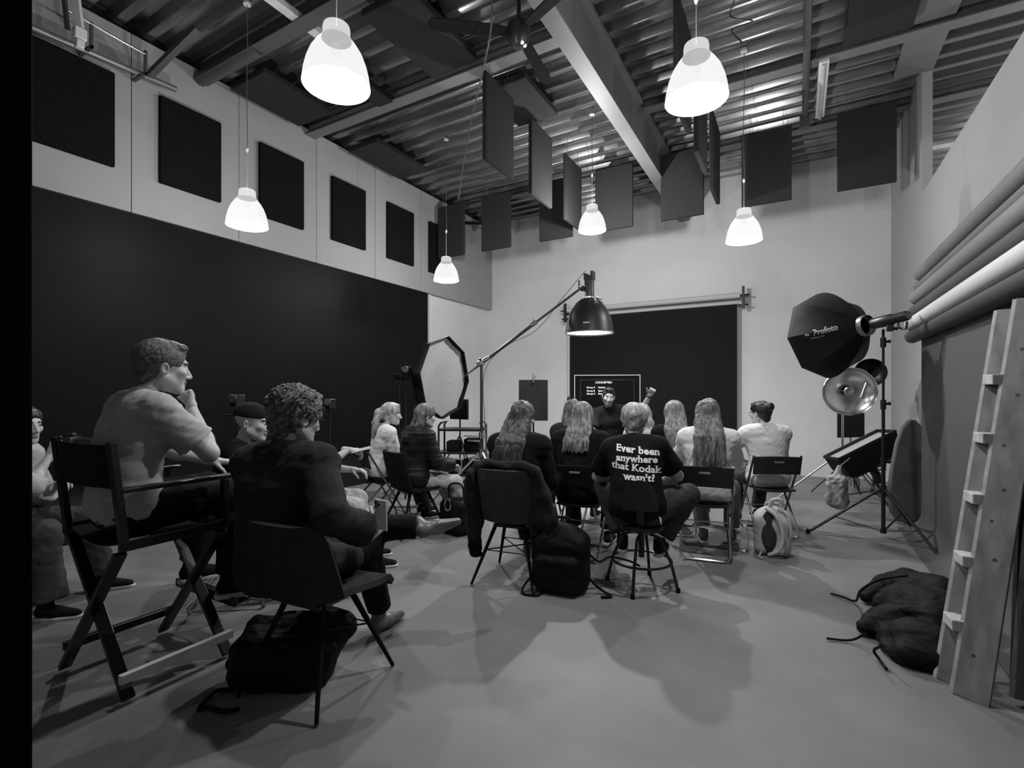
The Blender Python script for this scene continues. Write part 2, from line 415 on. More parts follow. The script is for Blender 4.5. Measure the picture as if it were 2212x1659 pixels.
MB().cbox((0, 0, 0), (.08, .09, .1)).cbox((0, 0, -.09), (.06, .06, .07)).build('clamp_head', M['white'], t, bevel=.008)
MB().bar((-.1, -.05, .05), (-.05, -.12, .6), .03, .03).build('brace', M['steel_dark'], t, smooth=False)
tag(MB().bar((-5.85, 2.62, 4.68), (-5.2, 2.75, 5.02), .06, .05).build('rail_strut', M['steel_dark'], smooth=False), 'dark strut from the roof down to the curtain rail', 'strut')

# small ceiling cable drops
def wire(name, pts, r, m, lb, cat): return tag(MB().tube(pts, r, 6).build(name, m), lb, cat)
wire('hanging_cable', spline([at(1062, 35, 3.9) + Vector((0, 0, .8)), at(1062, 35, 3.9), at(1050, 120, 4.15), at(1032, 200, 4.5), at(1010, 300, 5.0), at(990, 430, 6.4)], 8), .007, M['steel_dark'], 'long grey cable slanting down across the ceiling near the fan', 'cable')
wire('hanging_cable', spline([(-.39, 4.9, 5.1), (-.55, 5.1, 4.95), (-.35, 5.0, 4.75), (-.5, 4.8, 4.6), (-.40, 4.55, 4.3)], 6), .006, M['black'], 'thin black loose wire above the right far pendant', 'cable')

# ------------------------------------------------------------------ ceiling fans
def fan(loc, rot, lb, s=1.0, drop=.5):
    t = thing('ceiling_fan', lb, 'fan', loc, rot, 'ceiling fans')
    MB().cyl((0, 0, .05), (0, 0, drop), .018 * s).build('downrod', M['blackmetal'], t)
    MB().lathe([(0, -.12), (.05, -.115), (.085, -.07), (.095, 0), (.09, .06), (.05, .1), (0, .11)], TR(sc_=(s, s, s)), 24).build('motor', M['black'], t)
    MB().lathe([(0, .0), (.06, 0), (.06, -.05), (0, -.06)], TR((0, 0, drop)), 20).build('canopy', M['black'], t)
    for k in range(3):
        a = k * 2 * math.pi / 3
        T = TR(rot=(0, 0, a)) @ TR(rot=(R(10), 0, 0))
        outl = [(.08, -.04), (.2, -.055), (.6, -.075), (.72, -.06), (.74, 0), (.70, .05), (.2, .05), (.08, .03)]
        MB().prism([(x * s, y * s) for x, y in outl], .012, T).build('blade', M['black_rough'], t, smooth=False, bevel=.003)
    for k in range(2):
        a = R(235 + 50 * k)
        MB().lathe([(0, 0), (.012, 0), (.012, -.012), (0, -.014)], TR((.05 * s * math.cos(a), .05 * s * math.sin(a), -.105)), 10).build('indicator_lamp', glow('small_lamp', 6), t)
    return t
fan((-1.98, 3.57, 4.33), R(98), 'black three blade ceiling fan near the top centre', 1.0, .8)
fan((-5.25, 8.35, 4.72), R(-20), 'small dark ceiling fan far away near the back left corner', .85, .4)

# ------------------------------------------------------------------ pendants
def opal(name, out_e, in_e, T=.62):
    m = bpy.data.materials.new(name); m.use_nodes = True; nt = m.node_tree; nt.nodes.clear()
    g = nt.nodes.new('ShaderNodeNewGeometry'); mr = nt.nodes.new('ShaderNodeMapRange'); em = nt.nodes.new('ShaderNodeEmission')
    tr = nt.nodes.new('ShaderNodeBsdfTransparent'); ad = nt.nodes.new('ShaderNodeAddShader'); ou = nt.nodes.new('ShaderNodeOutputMaterial')
    mr.inputs['To Min'].default_value = out_e; mr.inputs['To Max'].default_value = in_e
    tr.inputs[0].default_value = (T, T, T, 1)
    nt.links.new(g.outputs['Backfacing'], mr.inputs[0]); nt.links.new(mr.outputs[0], em.inputs[1]); nt.links.new(em.outputs[0], ad.inputs[0])
    nt.links.new(tr.outputs[0], ad.inputs[1]); nt.links.new(ad.outputs[0], ou.inputs[0]); return m
shade_m = opal('opal_glass', .34, 1.25, .45)
bulb_m = opal('bulb_glass', .06, .06, .92)
neck_m = opal('opal_glass_neck', .45, .30, .65)
prof_out = [(.046, .262), (.054, .256), (.057, .242), (.056, .222), (.062, .200), (.086, .170), (.108, .134), (.124, .092), (.134, .05), (.139, .016), (.140, 0)]
power = [1.3, 1.5, 1.8, 2.3, 5.0, 1.6]
LS = 1.33
prof_out = [(a_ * LS, b_ * LS) for a_, b_ in prof_out]
pl = ['big pendant nearest the camera on the left', 'pendant hanging in front of the left wall panels', 'smallest pendant, far left by the back corner', 'big pendant nearest the camera on the right', 'pendant in the centre beside the side-on baffles', 'pendant at the far right before the white back wall']
pos = [at(727, 186, 2.14 * LS), at(534, 488, 3.62 * LS), at(964, 606, 5.55 * LS), at(1504, 216, 2.32 * LS), at(1279, 498, 5.05 * LS), at(1607, 520, 4.12 * LS)]
hook = [None, 323, 500, 0, 378, 390]
def pendant(p, lb, hk, pw):
    t = thing('pendant_lamp', lb, 'pendant lamp', p, 0, 'white bell pendant lamps')
    MB().lathe(prof_out[4:][::-1], n=48).build('lamp_shade', shade_m, t)
    MB().tube([(.140 * LS * math.cos(a), .140 * LS * math.sin(a), 0) for a in [2 * math.pi * i / 48 for i in range(48)]], .0016, 6, closed=True).build('rim', glow('opal_rim', .9), t)
    MB().lathe(([(.0, .264 * LS)] + prof_out[:5])[::-1], n=32).build('shade_neck', neck_m, t)
    MB().lathe([(0, .185), (.018, .18), (.024, .16), (.022, .14), (.012, .125), (0, .12)], TR(sc_=(LS, LS, LS)), 16).build('bulb', bulb_m, t)
    z1 = ZC + .05 - p.z
    if hk is not None:
        zz = EYE + (HORIZON - hk) / FPX * ((p.x * -_s) + p.y * _c) - p.z if hk else .62
    else: zz = .75
    MB().tube([(0, 0, .262 * LS), (0, 0, zz)], .0028, 6).build('cord', M['cord'], t)
    MB().tube(spline([(0, 0, zz - .02), (.008, 0, zz + .02), (-.006, 0, zz + .5), (.004, 0, z1 * .8), (0, 0, z1)], 6), .0035, 6).build('supply_cable', M['greymetal'], t)
    MB().lathe([(0, .03), (.012, .02), (.014, 0), (.008, -.02), (.0, -.03)], TR((0, 0, zz)), 12).build('hook', M['white'], t)
    MB().lathe([(0, 0), (.035, 0), (.035, .03), (0, .04)], TR((0, 0, z1 - .04)), 16).build('ceiling_cap', M['white'], t)
    L = bpy.data.lights.new('pendant_bulb_light', 'POINT'); L.energy = PENDANT_W * pw; L.shadow_soft_size = .045
    lo_ = bpy.data.objects.new('pendant_bulb_light', L); COL.objects.link(lo_); lo_.parent = t; lo_.location = (0, 0, .095)
for p_, lb, hk, pw in zip(pos, pl, hook, power): pendant(p_, lb, hk, pw)

pendant(Vector((3.6, 6.0, 3.3)), 'pendant in the bay beyond the half height right wall', None, 3.0)
pendant(Vector((3.6, 9.5, 3.3)), 'second pendant in the bay beyond the right wall, farther back', None, 3.0)
# ================================================================== STUDIO GEAR
def light_cam(fwd_n):      # unit vector given in room axes from (right, up, away) of the viewing side
    r, u_, f = fwd_n
    return Vector((_c * r - _s * f, _s * r + _c * f, u_)).normalized()
def tripod(t, h_collar, r_leg, m, feet=None, base_z=0.12, name='leg', br=.6, w=.012):
    MB().cyl((0, 0, h_collar - .04), (0, 0, h_collar + .04), .028).build('collar', M['black'], t)
    MB().cyl((0, 0, base_z - .02), (0, 0, base_z + .02), .026).build('brace_hub', M['black'], t)
    for k in range(3):
        a = feet[k] if feet else R(90 + 120 * k)
        d = Vector((math.cos(a), math.sin(a), 0))
        foot = d * r_leg + Vector((0, 0, .012))
        top = d * .03 + Vector((0, 0, h_collar))
        leg = MB().tube([top, foot], w, 10).build(name, m, t)
        mid = top.lerp(foot, br)
        MB().bar(d * .02 + Vector((0, 0, base_z)), mid, .016, .006).build('leg_brace', m, t, smooth=False)
        MB().cyl(foot + Vector((0, 0, -.012)), foot + Vector((0, 0, .03)) - d * .008, w * 1.5, w * 1.4).build('rubber_foot', M['black_rough'], leg)
def strobe(t, p, ax, L=.34, r=.055, m='black', nm='strobe_head'):
    """flash head whose front end sits at p and points along ax"""
    ax = Vector(ax).normalized(); T = frame(p, ax) @ TR(rot=(R(90), 0, 0))
    h = MB().lathe([(0, 0), (r * .9, 0), (r, .012), (r, L * .55), (r * .82, L * .6), (r * .86, L * .93), (r * .7, L), (0, L)], T, 24).build(nm, M[m], t)
    MB().tube(spline([Vector(p) - ax * (L * .72) + Vector((0, 0, -.03)), Vector(p) - ax * (L * .75) + Vector((0, 0, -.09)), Vector(p) - ax * (L * .92) + Vector((0, 0, -.11)), Vector(p) - ax * (L * .95) + Vector((0, 0, -.05))], 6), .009, 8).build('handle', M['black'], h)
    MB().cbox(Vector(p) - ax * L * .5 + Vector((0, 0, -.075)), (.05, .05, .06)).cyl(Vector(p) - ax * L * .5 + Vector((-.0, 0, -.08)), Vector(p) - ax * L * .5 + Vector((.06, .03, -.08)), .014).build('mount', M['black'], h, bevel=.005)
def octa(t, c, n, rad, depth, phase=22.5, front='silverfab', neck=.075, bulge=.12):
    """octagonal softbox: c front centre, n front normal"""
    T = frame(c, n)
    nseg = 8
    V = []; F = []
    K = 9
    for i in range(K + 1):
        s_ = i / K
        rr = neck + (rad - neck) * (math.sin(s_ * math.pi / 2) ** .85)
        yy = -depth + depth * s_
        for k in range(nseg):
            for q in range(4):
                a0 = R(phase + 360 / nseg * k); a1 = R(phase + 360 / nseg * (k + 1)); f = q / 4
                x = rr * ((1 - f) * math.cos(a0) + f * math.cos(a1)); z = rr * ((1 - f) * math.sin(a0) + f * math.sin(a1))
                b = 1 - .05 * math.sin(f * math.pi) * math.sin(s_ * math.pi)
                V.append((x * b, yy, z * b))
    m = nseg * 4
    for i in range(K):
        for k in range(m): F.append((i * m + k, i * m + (k + 1) % m, (i + 1) * m + (k + 1) % m, (i + 1) * m + k))
    sh = MB().add(V, F, T).build('softbox_shell', M['soft_black'], t)
    lip = MB()
    out = [(rad * 1.0 * math.cos(R(phase + 45 * k)), rad * 1.0 * math.sin(R(phase + 45 * k))) for k in range(8)]
    for k in range(8):
        a, b = out[k], out[(k + 1) % 8]
        p0, p1 = T @ Vector((a[0], 0, a[1])), T @ Vector((b[0], 0, b[1])); q0, q1 = T @ Vector((a[0], .045, a[1])), T @ Vector((b[0], .045, b[1]))
        i0, i1 = T @ Vector((a[0] * .985, 0, a[1] * .985)), T @ Vector((b[0] * .985, 0, b[1] * .985)); j0, j1 = T @ Vector((a[0] * .985, .045, a[1] * .985)), T @ Vector((b[0] * .985, .045, b[1] * .985))
        lip.add([p0, p1, q1, q0, i0, i1, j1, j0], [(0, 1, 2, 3), (4, 7, 6, 5), (3, 2, 6, 7), (0, 4, 5, 1)])
    lip.build('rim', M['soft_black'], t, smooth=False)
    if front:
        mb = MB(); fv = [(0, -.01, 0)]
        for ring in (0.35, .7, .97):
            for k in range(32):
                a = k / 32 * 8; i = int(a); f = a - i
                x = out[i][0] * (1 - f) + out[(i + 1) % 8][0] * f; z = out[i][1] * (1 - f) + out[(i + 1) % 8][1] * f
                fv.append((x * ring, -.012 + .006 * math.sin(k * 2.1 + ring * 9), z * ring))
        ff = [(0, 1 + k, 1 + (k + 1) % 32) for k in range(32)]
        for r_ in range(2):
            for k in range(32): ff.append((1 + r_ * 32 + k, 1 + r_ * 32 + (k + 1) % 32, 1 + (r_ + 1) * 32 + (k + 1) % 32, 1 + (r_ + 1) * 32 + k))
        mb.add(fv, ff, T).build('diffuser', M[front], t)
    MB().lathe([(neck + .012, 0), (neck + .016, .01), (neck + .016, .05), (neck + .004, .055), (neck - .01, .05)], T @ TR((0, -depth - .05, 0)) @ TR(rot=(R(-90), 0, 0)), 28).build('speed_ring', M['greymetal'], t)
    return T
M['soft_black'] = mat('softbox_nylon', 0.009, 0.6, bump=.15, bscale=20, spec=.2)

# ---- white octagonal softbox at the back left
cL = at(958, 815, 6.4)
t = thing('octagonal_softbox', 'octagonal softbox with white front before the left black backdrop', 'softbox', (cL.x, cL.y, 0))
inv = Matrix.Translation((-cL.x, -cL.y, 0))
nL = light_cam((.62, -.10, -.62))
nL = light_cam((.88, -.03, -.47))
octa(t, inv @ cL, nL, .535, .42, phase=4)
base = inv @ cL - nL * .75
strobe(t, inv @ cL - nL * .47, nL)
MB().cyl((base.x, base.y, .35), (base.x, base.y, base.z - .05), .014).build('pole', M['blackmetal'], t)
tt = bpy.data.objects.new('tripod_base', None); COL.objects.link(tt); tt.parent = t; tt.location = (base.x, base.y, 0)
MB().cyl((0, 0, .1), (0, 0, .9), .02).build('column', M['blackmetal'], tt)
for k in range(3):
    a = R(100 + 120 * k); MB().cyl((.02 * math.cos(a), .02 * math.sin(a), .55), (.5 * math.cos(a), .5 * math.sin(a), .012), .011, .011, 8).build('leg', M['blackmetal'], tt)

M['boom_grey'] = mat('boom_grey', .10, .35, metal=.7)
# ---- boom light
lamp = at(1273, 720, 6.0); foot = at(1040, 785, 6.3)
t = thing('boom_stand', 'chrome boom stand holding a bell reflector over the presenter', 'light stand', (foot.x, foot.y, 0))
piv = Vector((0, 0, foot.z))
lp = Vector((lamp.x - foot.x, lamp.y - foot.y, lamp.z))
tip = lp + Vector((-.06, -.03, .57))
MB().cyl((0, 0, .25), (0, 0, foot.z), .019).build('pole', M['boom_grey'], t)
MB().cyl((0, 0, .8), (0, 0, .88), .034).cyl((0, 0, .84), (.06, 0, .84), .014).build('lower_knob', M['chrome'], t)
MB().cbox((0, 0, foot.z + .02), (.07, .07, .09)).cyl((-.03, -.05, foot.z), (.03, -.12, foot.z + .02), .02).cyl((0, 0, foot.z + .03), (.1, .02, foot.z + .09), .028).build('swivel', M['chrome'], t, bevel=.008)
bdir = (tip - piv).normalized()
MB().tube([piv - bdir * .28, piv + bdir * .05], [.006, .02], 10).tube([piv, piv.lerp(tip, .55)], .02, 12).tube([piv.lerp(tip, .52), tip], .014, 12).build('boom_arm', M['boom_grey'], t)
MB().cyl(piv.lerp(tip, .5), piv.lerp(tip, .55), .028).cyl(piv.lerp(tip, .52), piv.lerp(tip, .52) + Vector((0, 0, .07)), .008).build('arm_lock', M['chrome'], t)
MB().tube(spline([tip + Vector((.02, 0, .18)), piv.lerp(tip, .8) + Vector((0, 0, .05)), piv.lerp(tip, .55) + Vector((0, 0, -.10)), piv.lerp(tip, .25) + Vector((0, 0, -.02)), piv + Vector((.05, 0, -.1)), Vector((.05, 0, 1.0)), Vector((.08, 0, .5))], 8), .005, 6).build('power_cable', M['greymetal'], t)
for k, a in enumerate((R(215), R(335), R(95))):
    d = Vector((math.cos(a), math.sin(a), 0))
    lg = MB().cyl(d * .03 + Vector((0, 0, .62)), d * .62 + Vector((0, 0, .015)), .014).build('leg', M['chrome'], t)
    MB().cyl(d * .62 + Vector((0, 0, .0)), d * .60 + Vector((0, 0, .04)), .02).build('rubber_foot', M['black_rough'], lg)
MB().cyl((0, 0, .57), (0, 0, .67), .036).build('collar', M['chrome'], t)
t2 = thing('boom_lamp', 'bell shaped dark reflector with glowing mouth hung from the boom', 'studio lamp', lamp)
rp = [(.290, 0), (.290, .012), (.285, .03), (.275, .11), (.25, .20), (.21, .29), (.155, .37), (.10, .41), (.066, .42)]
MB().lathe(rp, n=40).lathe([(r - .006, z) for r, z in reversed(rp)], n=40).build('reflector', mat('reflector_enamel', .02, .42, spec=.4), t2)
MB().lathe([(.290, -.008), (.297, 0), (.290, .01)], n=40).build('rim', M['alu'], t2)
MB().lathe([(0, 0.012), (.10, .010), (.27, .012)], n=40).build('diffuser_disc', glow('lamp_mouth', 12), t2)
up = TR((0, 0, .045))
MB().lathe([(.066, .365), (.074, .37), (.074, .39), (.04, .395)], up, n=28).build('speed_ring', M['chrome'], t2)
MB().lathe([(.0, .39), (.058, .39), (.058, .62), (.045, .65), (0, .65)], up, n=24).cbox((-.04, 0, .68), (.03, .09, .08)).cbox((.045, 0, .69), (.03, .09, .1)).build('strobe_head', mat('strobe_grey', .05, .4), t2)
MB().cbox((-.075, -.02, .54), (.05, .05, .05)).cyl((-.12, -.03, .56), (-.05, 0, .54), .012).cyl((-.12, -.03, .52), (-.12, -.03, .65), .010).build('yoke', M['blackmetal'], t2, bevel=.005)
MB().cyl((.09, -.02, .42), (.17, -.04, .39), .015, .008).build('latch', M['chrome'], t2)
MB().box((.03, -.277, .085), (.10, -.266, .10)).build('maker_plate', M['white'], t2, smooth=False)
L = bpy.data.lights.new('boom_lamp_light', 'SPOT'); L.energy = REFLECTOR_W; L.spot_size = R(80); L.spot_blend = .6; L.shadow_soft_size = .2
lo_ = bpy.data.objects.new('boom_lamp_light', L); COL.objects.link(lo_); lo_.parent = t2; lo_.location = (0, 0, -.02)

# ---- big black softbox on its stand, right
pb = on_z(1908, 1163); DS = 4.69
sp = at(1908, 697, DS)
t = thing('octagonal_softbox', 'black octagonal softbox with maker lettering on a black stand', 'softbox', (pb.x, pb.y, 0))
inv = Matrix.Translation((-pb.x, -pb.y, 0))
nR = light_cam((-.27, -.10, .957))
hd = inv @ sp
ring = inv @ at(1876, 702, DS + .02)
cF = ring + nR * .47
TO = octa(t, cF, nR, .445, .42, phase=4, front='silverfab', neck=.085)
strobe(t, ring - nR * .04, nR, .33, .052)
MB().cyl((0, 0, .08), (0, 0, .75), .0175).build('lower_pole', M['blackmetal'], t)
MB().cyl((0, 0, .7), (0, 0, 1.30), .014).build('middle_pole', M['blackmetal'], t)
MB().cyl((0, 0, 1.25), (0, 0, hd.z - .06), .011).build('upper_pole', M['blackmetal'], t)
for z in (.72, 1.27, hd.z - .18): MB().cyl((0, 0, z - .05), (0, 0, z + .04), .023).cyl((0, 0, z), (.055, .02, z + .005), .008, .016).build('clamp_knob', M['black'], t)
feet = [on_z(1771, 1173), on_z(2027, 1230)]
ang = [math.atan2(q.y - pb.y, q.x - pb.x) for q in feet]; ang.append(sum(ang) / 2 + math.pi if abs(ang[0] - ang[1]) < math.pi else sum(ang) / 2)
tripod(t, .46, .64, M['blackmetal'], feet=[R(-165), R(-60), R(62)], base_z=.07, br=.62, w=.013)
# lettering on a shell facet
def facet_text(parent, TO, lines, rad, depth, k_mid, size):
    pass
# shell point for facet direction angle a and position s
def shell_pt(a_deg, s_, rad=.44, depth=.36, neck=.085):
    rr = neck + (rad - neck) * (math.sin(s_ * math.pi / 2) ** .85)
    rr *= math.cos(R(22.5)) * .99
    return TO @ Vector((rr * math.cos(R(a_deg)), -depth + depth * s_, rr * math.sin(R(a_deg))))
SOFT_TEXT = (t, TO)

# ---- beauty dish
cD = at(1836, 846, 6.0)
t = thing('beauty_dish', 'round silver beauty dish facing the room, below the black softbox', 'studio lamp', (cD.x, cD.y, 0))
inv = Matrix.Translation((-cD.x, -cD.y, 0)); cd = inv @ cD
nD = light_cam((-.30, -.12, -.94)); T = frame(cd, nD) @ TR(rot=(R(-90), 0, 0))
dp = [(.285, 0), (.27, -.03), (.235, -.06), (.18, -.09), (.12, -.11), (.06, -.12)]
MB().lathe([(r, z) for r, z in dp], T, 44).build('dish', mat('dish_silver', .72, .25, metal=1.0, bump=.05, bscale=12), t)
MB().lathe([(r + .004, z - .004) for r, z in dp], T, 44).build('dish_back', M['alu'], t)
MB().lathe([(.283, -.006), (.292, 0), (.286, .008), (.280, .002)], T, 44).build('rim', M['chrome'], t)
MB().lathe([(0, -.02), (.045, -.025), (.055, -.035), (.05, -.05), (0, -.05)], T, 24).cyl(T @ Vector((.05, 0, -.04)), T @ Vector((.06, 0, -.11)), .004).cyl(T @ Vector((-.05, 0, -.04)), T @ Vector((-.06, 0, -.11)), .004).build('deflector', mat('deflector_silver', .8, .3, metal=1.0), t)
strobe(t, cd - nD * .12, nD, .30, .07)
bs = cd - nD * .27
MB().cyl((bs.x, bs.y, .1), (bs.x, bs.y, bs.z - .05), .014).build('pole', M['chrome'], t)
for k, a in enumerate((R(190), R(310), R(70))):
    d = Vector((math.cos(a), math.sin(a), 0)); b0 = Vector((bs.x, bs.y, 0))
    MB().cyl(b0 + d * .03 + Vector((0, 0, .62)), b0 + d * .72 + Vector((0, 0, .014)), .012).build('leg', M['alu' if k < 1 else 'blackmetal'], t)
MB().cyl((bs.x, bs.y, .57), (bs.x, bs.y, .67), .03).build('collar', M['black'], t)
q = at(1880, 805, 6.0); q = inv @ q
T3 = frame(q, light_cam((-.6, 0, -.6))) @ TR(rot=(R(-90), 0, 0))
t3 = thing('lamp_reflector', 'dark round reflector peeking out behind the black softbox', 'studio lamp', tuple(Vector((cD.x, cD.y, 0))))
MB().lathe([(.17, 0), (.168, -.02), (.12, -.10), (.06, -.13), (.05, -.26), (0, -.26)], T3, 30).build('reflector', M['black'], t3)
MB().tube([q + Vector((-.02, 0, -.05)), q + Vector((-.10, -.05, -.30))], .012, 8).build('bracket', M['alu'], t3)

# ---- black flag below the dish and its stand
q = at(1838, 918, 6.8)
t = thing('black_flag', 'black flag board standing low behind the silver dish', 'flag', (q.x, q.y, 0))
T = frame((0, 0, q.z), light_cam((.25, 0, -1)))
MB().box((-.225, -.01, -.17), (.225, .01, .16), T).build('board', M['felt'], t, bevel=.004)
MB().cyl((0, .03, .1), (0, .03, q.z + .1), .012).build('pole', M['alu'], t)
for k in range(3):
    a = R(80 + 120 * k); MB().cyl((0, .03, .5), (.5 * math.cos(a), .5 * math.sin(a), .012), .01).build('leg', M['blackmetal'], t)

# ---- strip softbox on a stand
q = at(1862, 972, 5.5)
t = thing('strip_softbox', 'rectangular black softbox tilted down with pale front strip', 'softbox', (q.x, q.y, 0))
inv = Matrix.Translation((-q.x, -q.y, 0)); q0 = inv @ q
Xa = light_cam((.88, .46, -.05)); Nn = light_cam((-.45, .88, .08)); Zz = Xa.cross(Nn).normalized(); Nn = Zz.cross(Xa)
T = Matrix((Xa, Nn, Zz)).transposed().to_4x4(); T.translation = q0
hw, hh = .33, .15
V = []
for sc_i, yy in ((1.0, .075), (1.0, .02), (.97, -.08), (.85, -.17), (.3, -.23)):
    for sx, sz in ((-1, -1), (1, -1), (1, 1), (-1, 1)): V.append((sx * hw * (.5 + .5 * sc_i), yy, sz * hh * sc_i))
F = []
for i in range(4):
    for k in range(4): F.append((i * 4 + k, i * 4 + (k + 1) % 4, (i + 1) * 4 + (k + 1) % 4, (i + 1) * 4 + k))
F.append((16, 17, 18, 19))
MB().add(V, F, T).build('softbox_shell', M['soft_black'], t, smooth=False)
MB().box((-hw * .96, .045, -hh * .95), (hw * .96, .05, hh * .95), T).build('diffuser', M['silverfab'], t, smooth=False)
mb = MB()
for a, b in (((-hw, -hh), (hw, -hh)), ((hw, -hh), (hw, hh)), ((hw, hh), (-hw, hh)), ((-hw, hh), (-hw, -hh))):
    mb.bar(T @ Vector((a[0], .068, a[1])), T @ Vector((b[0], .068, b[1])), .02, .03)
mb.build('rim', M['black'], t, smooth=False)
for sx in (-.7, .7):
    MB().box((sx * hw - .03, .0, -hh - .006), (sx * hw + .03, .03, -hh), T).build('reflective_tab', M['offwhite'], t, smooth=False)
MB().bar(T @ Vector((-hw * .8, -.02, -hh * .99)), T @ Vector((hw * .4, -.02, -hh * .99)), .02, .006).build('side_label', M['offwhite'], t, smooth=False)
bp = inv @ on_z(1887, 1082)
strobe(t, T @ Vector((0, -.2, 0)), Nn, .2, .045)
MB().tube([(bp.x, bp.y, .08), (bp.x, bp.y, q0.z - .18)], .014, 10).tube([(bp.x, bp.y, q0.z - .18), T @ Vector((0, -.26, 0))], .014, 8).build('pole', M['blackmetal'], t)
for k, a in enumerate((R(170), R(290), R(50))):
    d = Vector((math.cos(a), math.sin(a), 0)); b0 = Vector((bp.x, bp.y, 0))
    MB().cyl(b0 + d * .03 + Vector((0, 0, .12)), b0 + d * .40 + Vector((0, 0, .012)), .012).build('leg', M['blackmetal'], t)
MB().cyl((bp.x, bp.y, .08), (bp.x, bp.y, .16), .03).build('collar', M['black'], t)
MB().cyl((bp.x, bp.y, q0.z - .22), (bp.x, bp.y, q0.z - .14), .03).cyl((bp.x, bp.y, q0.z - .18), (bp.x + .07, bp.y - .03, q0.z - .18), .015).build('knuckle', M['black'], t)

# ---- low c-stand with knobs behind it
q = on_z(1850, 1062)
t = thing('light_stand', 'folded low light stand with knobs behind the tilted softbox', 'light stand', q)
MB().cyl((0, 0, .02), (0, 0, .62), .014).build('pole', M['greymetal'], t)
for k, a in enumerate((R(200), R(330), R(80))):
    d = Vector((math.cos(a), math.sin(a), 0)); MB().tube([d * .02 + Vector((0, 0, .2)), d * .3 + Vector((0, 0, .14)), d * .36 + Vector((0, 0, .012))], .012, 8).build('leg', M['greymetal'], t)
MB().cyl((-.1, 0, .3), (.35, .1, .32), .01).cyl((.1, .04, .26), (.1, .04, .4), .016).build('cross_arm', M['blackmetal'], t)

# ---- screen on a cart
q = at(1311, 851, 7.1)
t = thing('television', 'flat screen showing a list of groups behind the presenter', 'television', (q.x, q.y, 0))
yaw = math.atan2(-ray(1311, 850).x, ray(1311, 850).y); t.rotation_euler = (0, 0, yaw + R(4))
hw, hh, z = .452, .262, q.z
MB().box((-hw, -.03, z - hh), (hw, .03, z + hh)).build('casing', M['tv_frame'], t, smooth=False, bevel=.006)
fr = MB(); e = .010
fr.box((-hw - e, -.035, z + hh), (hw + e, .03, z + hh + e)).box((-hw - e, -.035, z - hh), (-hw, .03, z + hh)).box((hw, -.035, z - hh), (hw + e, .03, z + hh)).box((-hw - e, -.035, z - hh - e), (hw + e, .03, z - hh))
fr.build('bezel', M['bezel'], t, smooth=False)
sw, sh = .375, .20
MB().box((-sw, -.034, z - sh), (sw, -.031, z + sh)).build('screen', M['tv_frame'], t, smooth=False)
ln = MB(); e = .0025
ln.box((-sw, -.036, z + sh - e), (sw, -.034, z + sh)).box((-sw, -.036, z - sh), (sw, -.034, z - sh + e)).box((-sw, -.036, z - sh), (-sw + e, -.034, z + sh)).box((sw - e, -.036, z - sh), (sw, -.034, z + sh))
ln.build('screen_edge', M['greymetal'], t, smooth=False)
tx = MB()
for s_, x, dz, sz in (('CONCEPTEN', -.165, .150, .039), ('Group A', -.287, .082, .033), ('Group B', -.287, .034, .033), ('Group C', -.287, -.008, .033), ('Fashion', -.125, .082, .033), ('Sport-Edit', -.125, .034, .033), ('Rembrandt', -.125, -.008, .033)):
    Vt, Ft = text_mesh(s_, sz, .0006); tx.add(Vt, Ft, TR((x, -.0375, z + dz)) @ TR(rot=(R(90), 0, 0)))
tx.build('screen_text', glow('screen_text', .55), t, smooth=False)
MB().box((-.05, -.036, z - hh + .02), (.02, -.031, z - hh + .03)).box((-.40, -.036, z - hh + .018), (-.33, -.031, z - hh + .032)).build('control_strip', M['alu'], t, smooth=False)
MB().box((-.34, -.03, .1), (-.28, .03, z)).box((.28, -.03, .1), (.34, .03, z)).build('cart_uprights', M['black'], t, smooth=False)
MB().box((-.4, -.25, .08), (.4, .25, .12)).build('cart_base', M['black'], t, smooth=False, bevel=.006)
sh_ = MB().box((-.38, -.30, .985), (.30, .2, 1.0)).build('cart_shelf', M['black'], t, smooth=False, bevel=.004)
MB().box((-.38, -.306, .985), (.30, -.30, 1.003)).build('shelf_edge', M['alu'], sh_, smooth=False)
for x in (-.35, .35):
    for y_ in (-.2, .2): MB().cyl((x, y_ - .015, .04), (x, y_ + .015, .04), .04).build('caster', M['black_rough'], t)

# ---- black reflector board on tripod near the back wall
q = on_z(1152, 990); q = Vector((at(1152, 900, 7.6).x, at(1152, 900, 7.6).y, 0))
t = thing('board_on_tripod', 'black board clipped to a tripod against the white back wall', 'flag', q)
t.rotation_euler = (0, 0, math.atan2(q.x * -1, q.y) * .9)
T = TR(rot=(R(-4), 0, 0))
MB().box((-.222, -.012, .955), (.222, .012, 1.58)).build('board', M['felt'], t, bevel=.012)
MB().cbox((0, -.02, 1.585), (.03, .03, .10)).cyl((0, -.02, 1.62), (.05, -.02, 1.625), .012).cyl((0, 0, 1.55), (0, 0, 1.68), .008).build('clip', M['alu'], t, bevel=.004)
MB().cyl((0, .03, .3), (0, .03, 1.6), .013).build('pole', M['blackmetal'], t)
for k, a in enumerate((R(200), R(320), R(80))):
    d = Vector((math.cos(a), math.sin(a), 0)); MB().cyl(d * .02 + Vector((0, .03, .78)), d * .55 + Vector((0, .03, .012)), .011).build('leg', M['blackmetal'], t)
    MB().bar(Vector((0, .03, .35)), d * .28 + Vector((0, .03, .40)), .014, .008).build('leg_brace', M['blackmetal'], t, smooth=False)

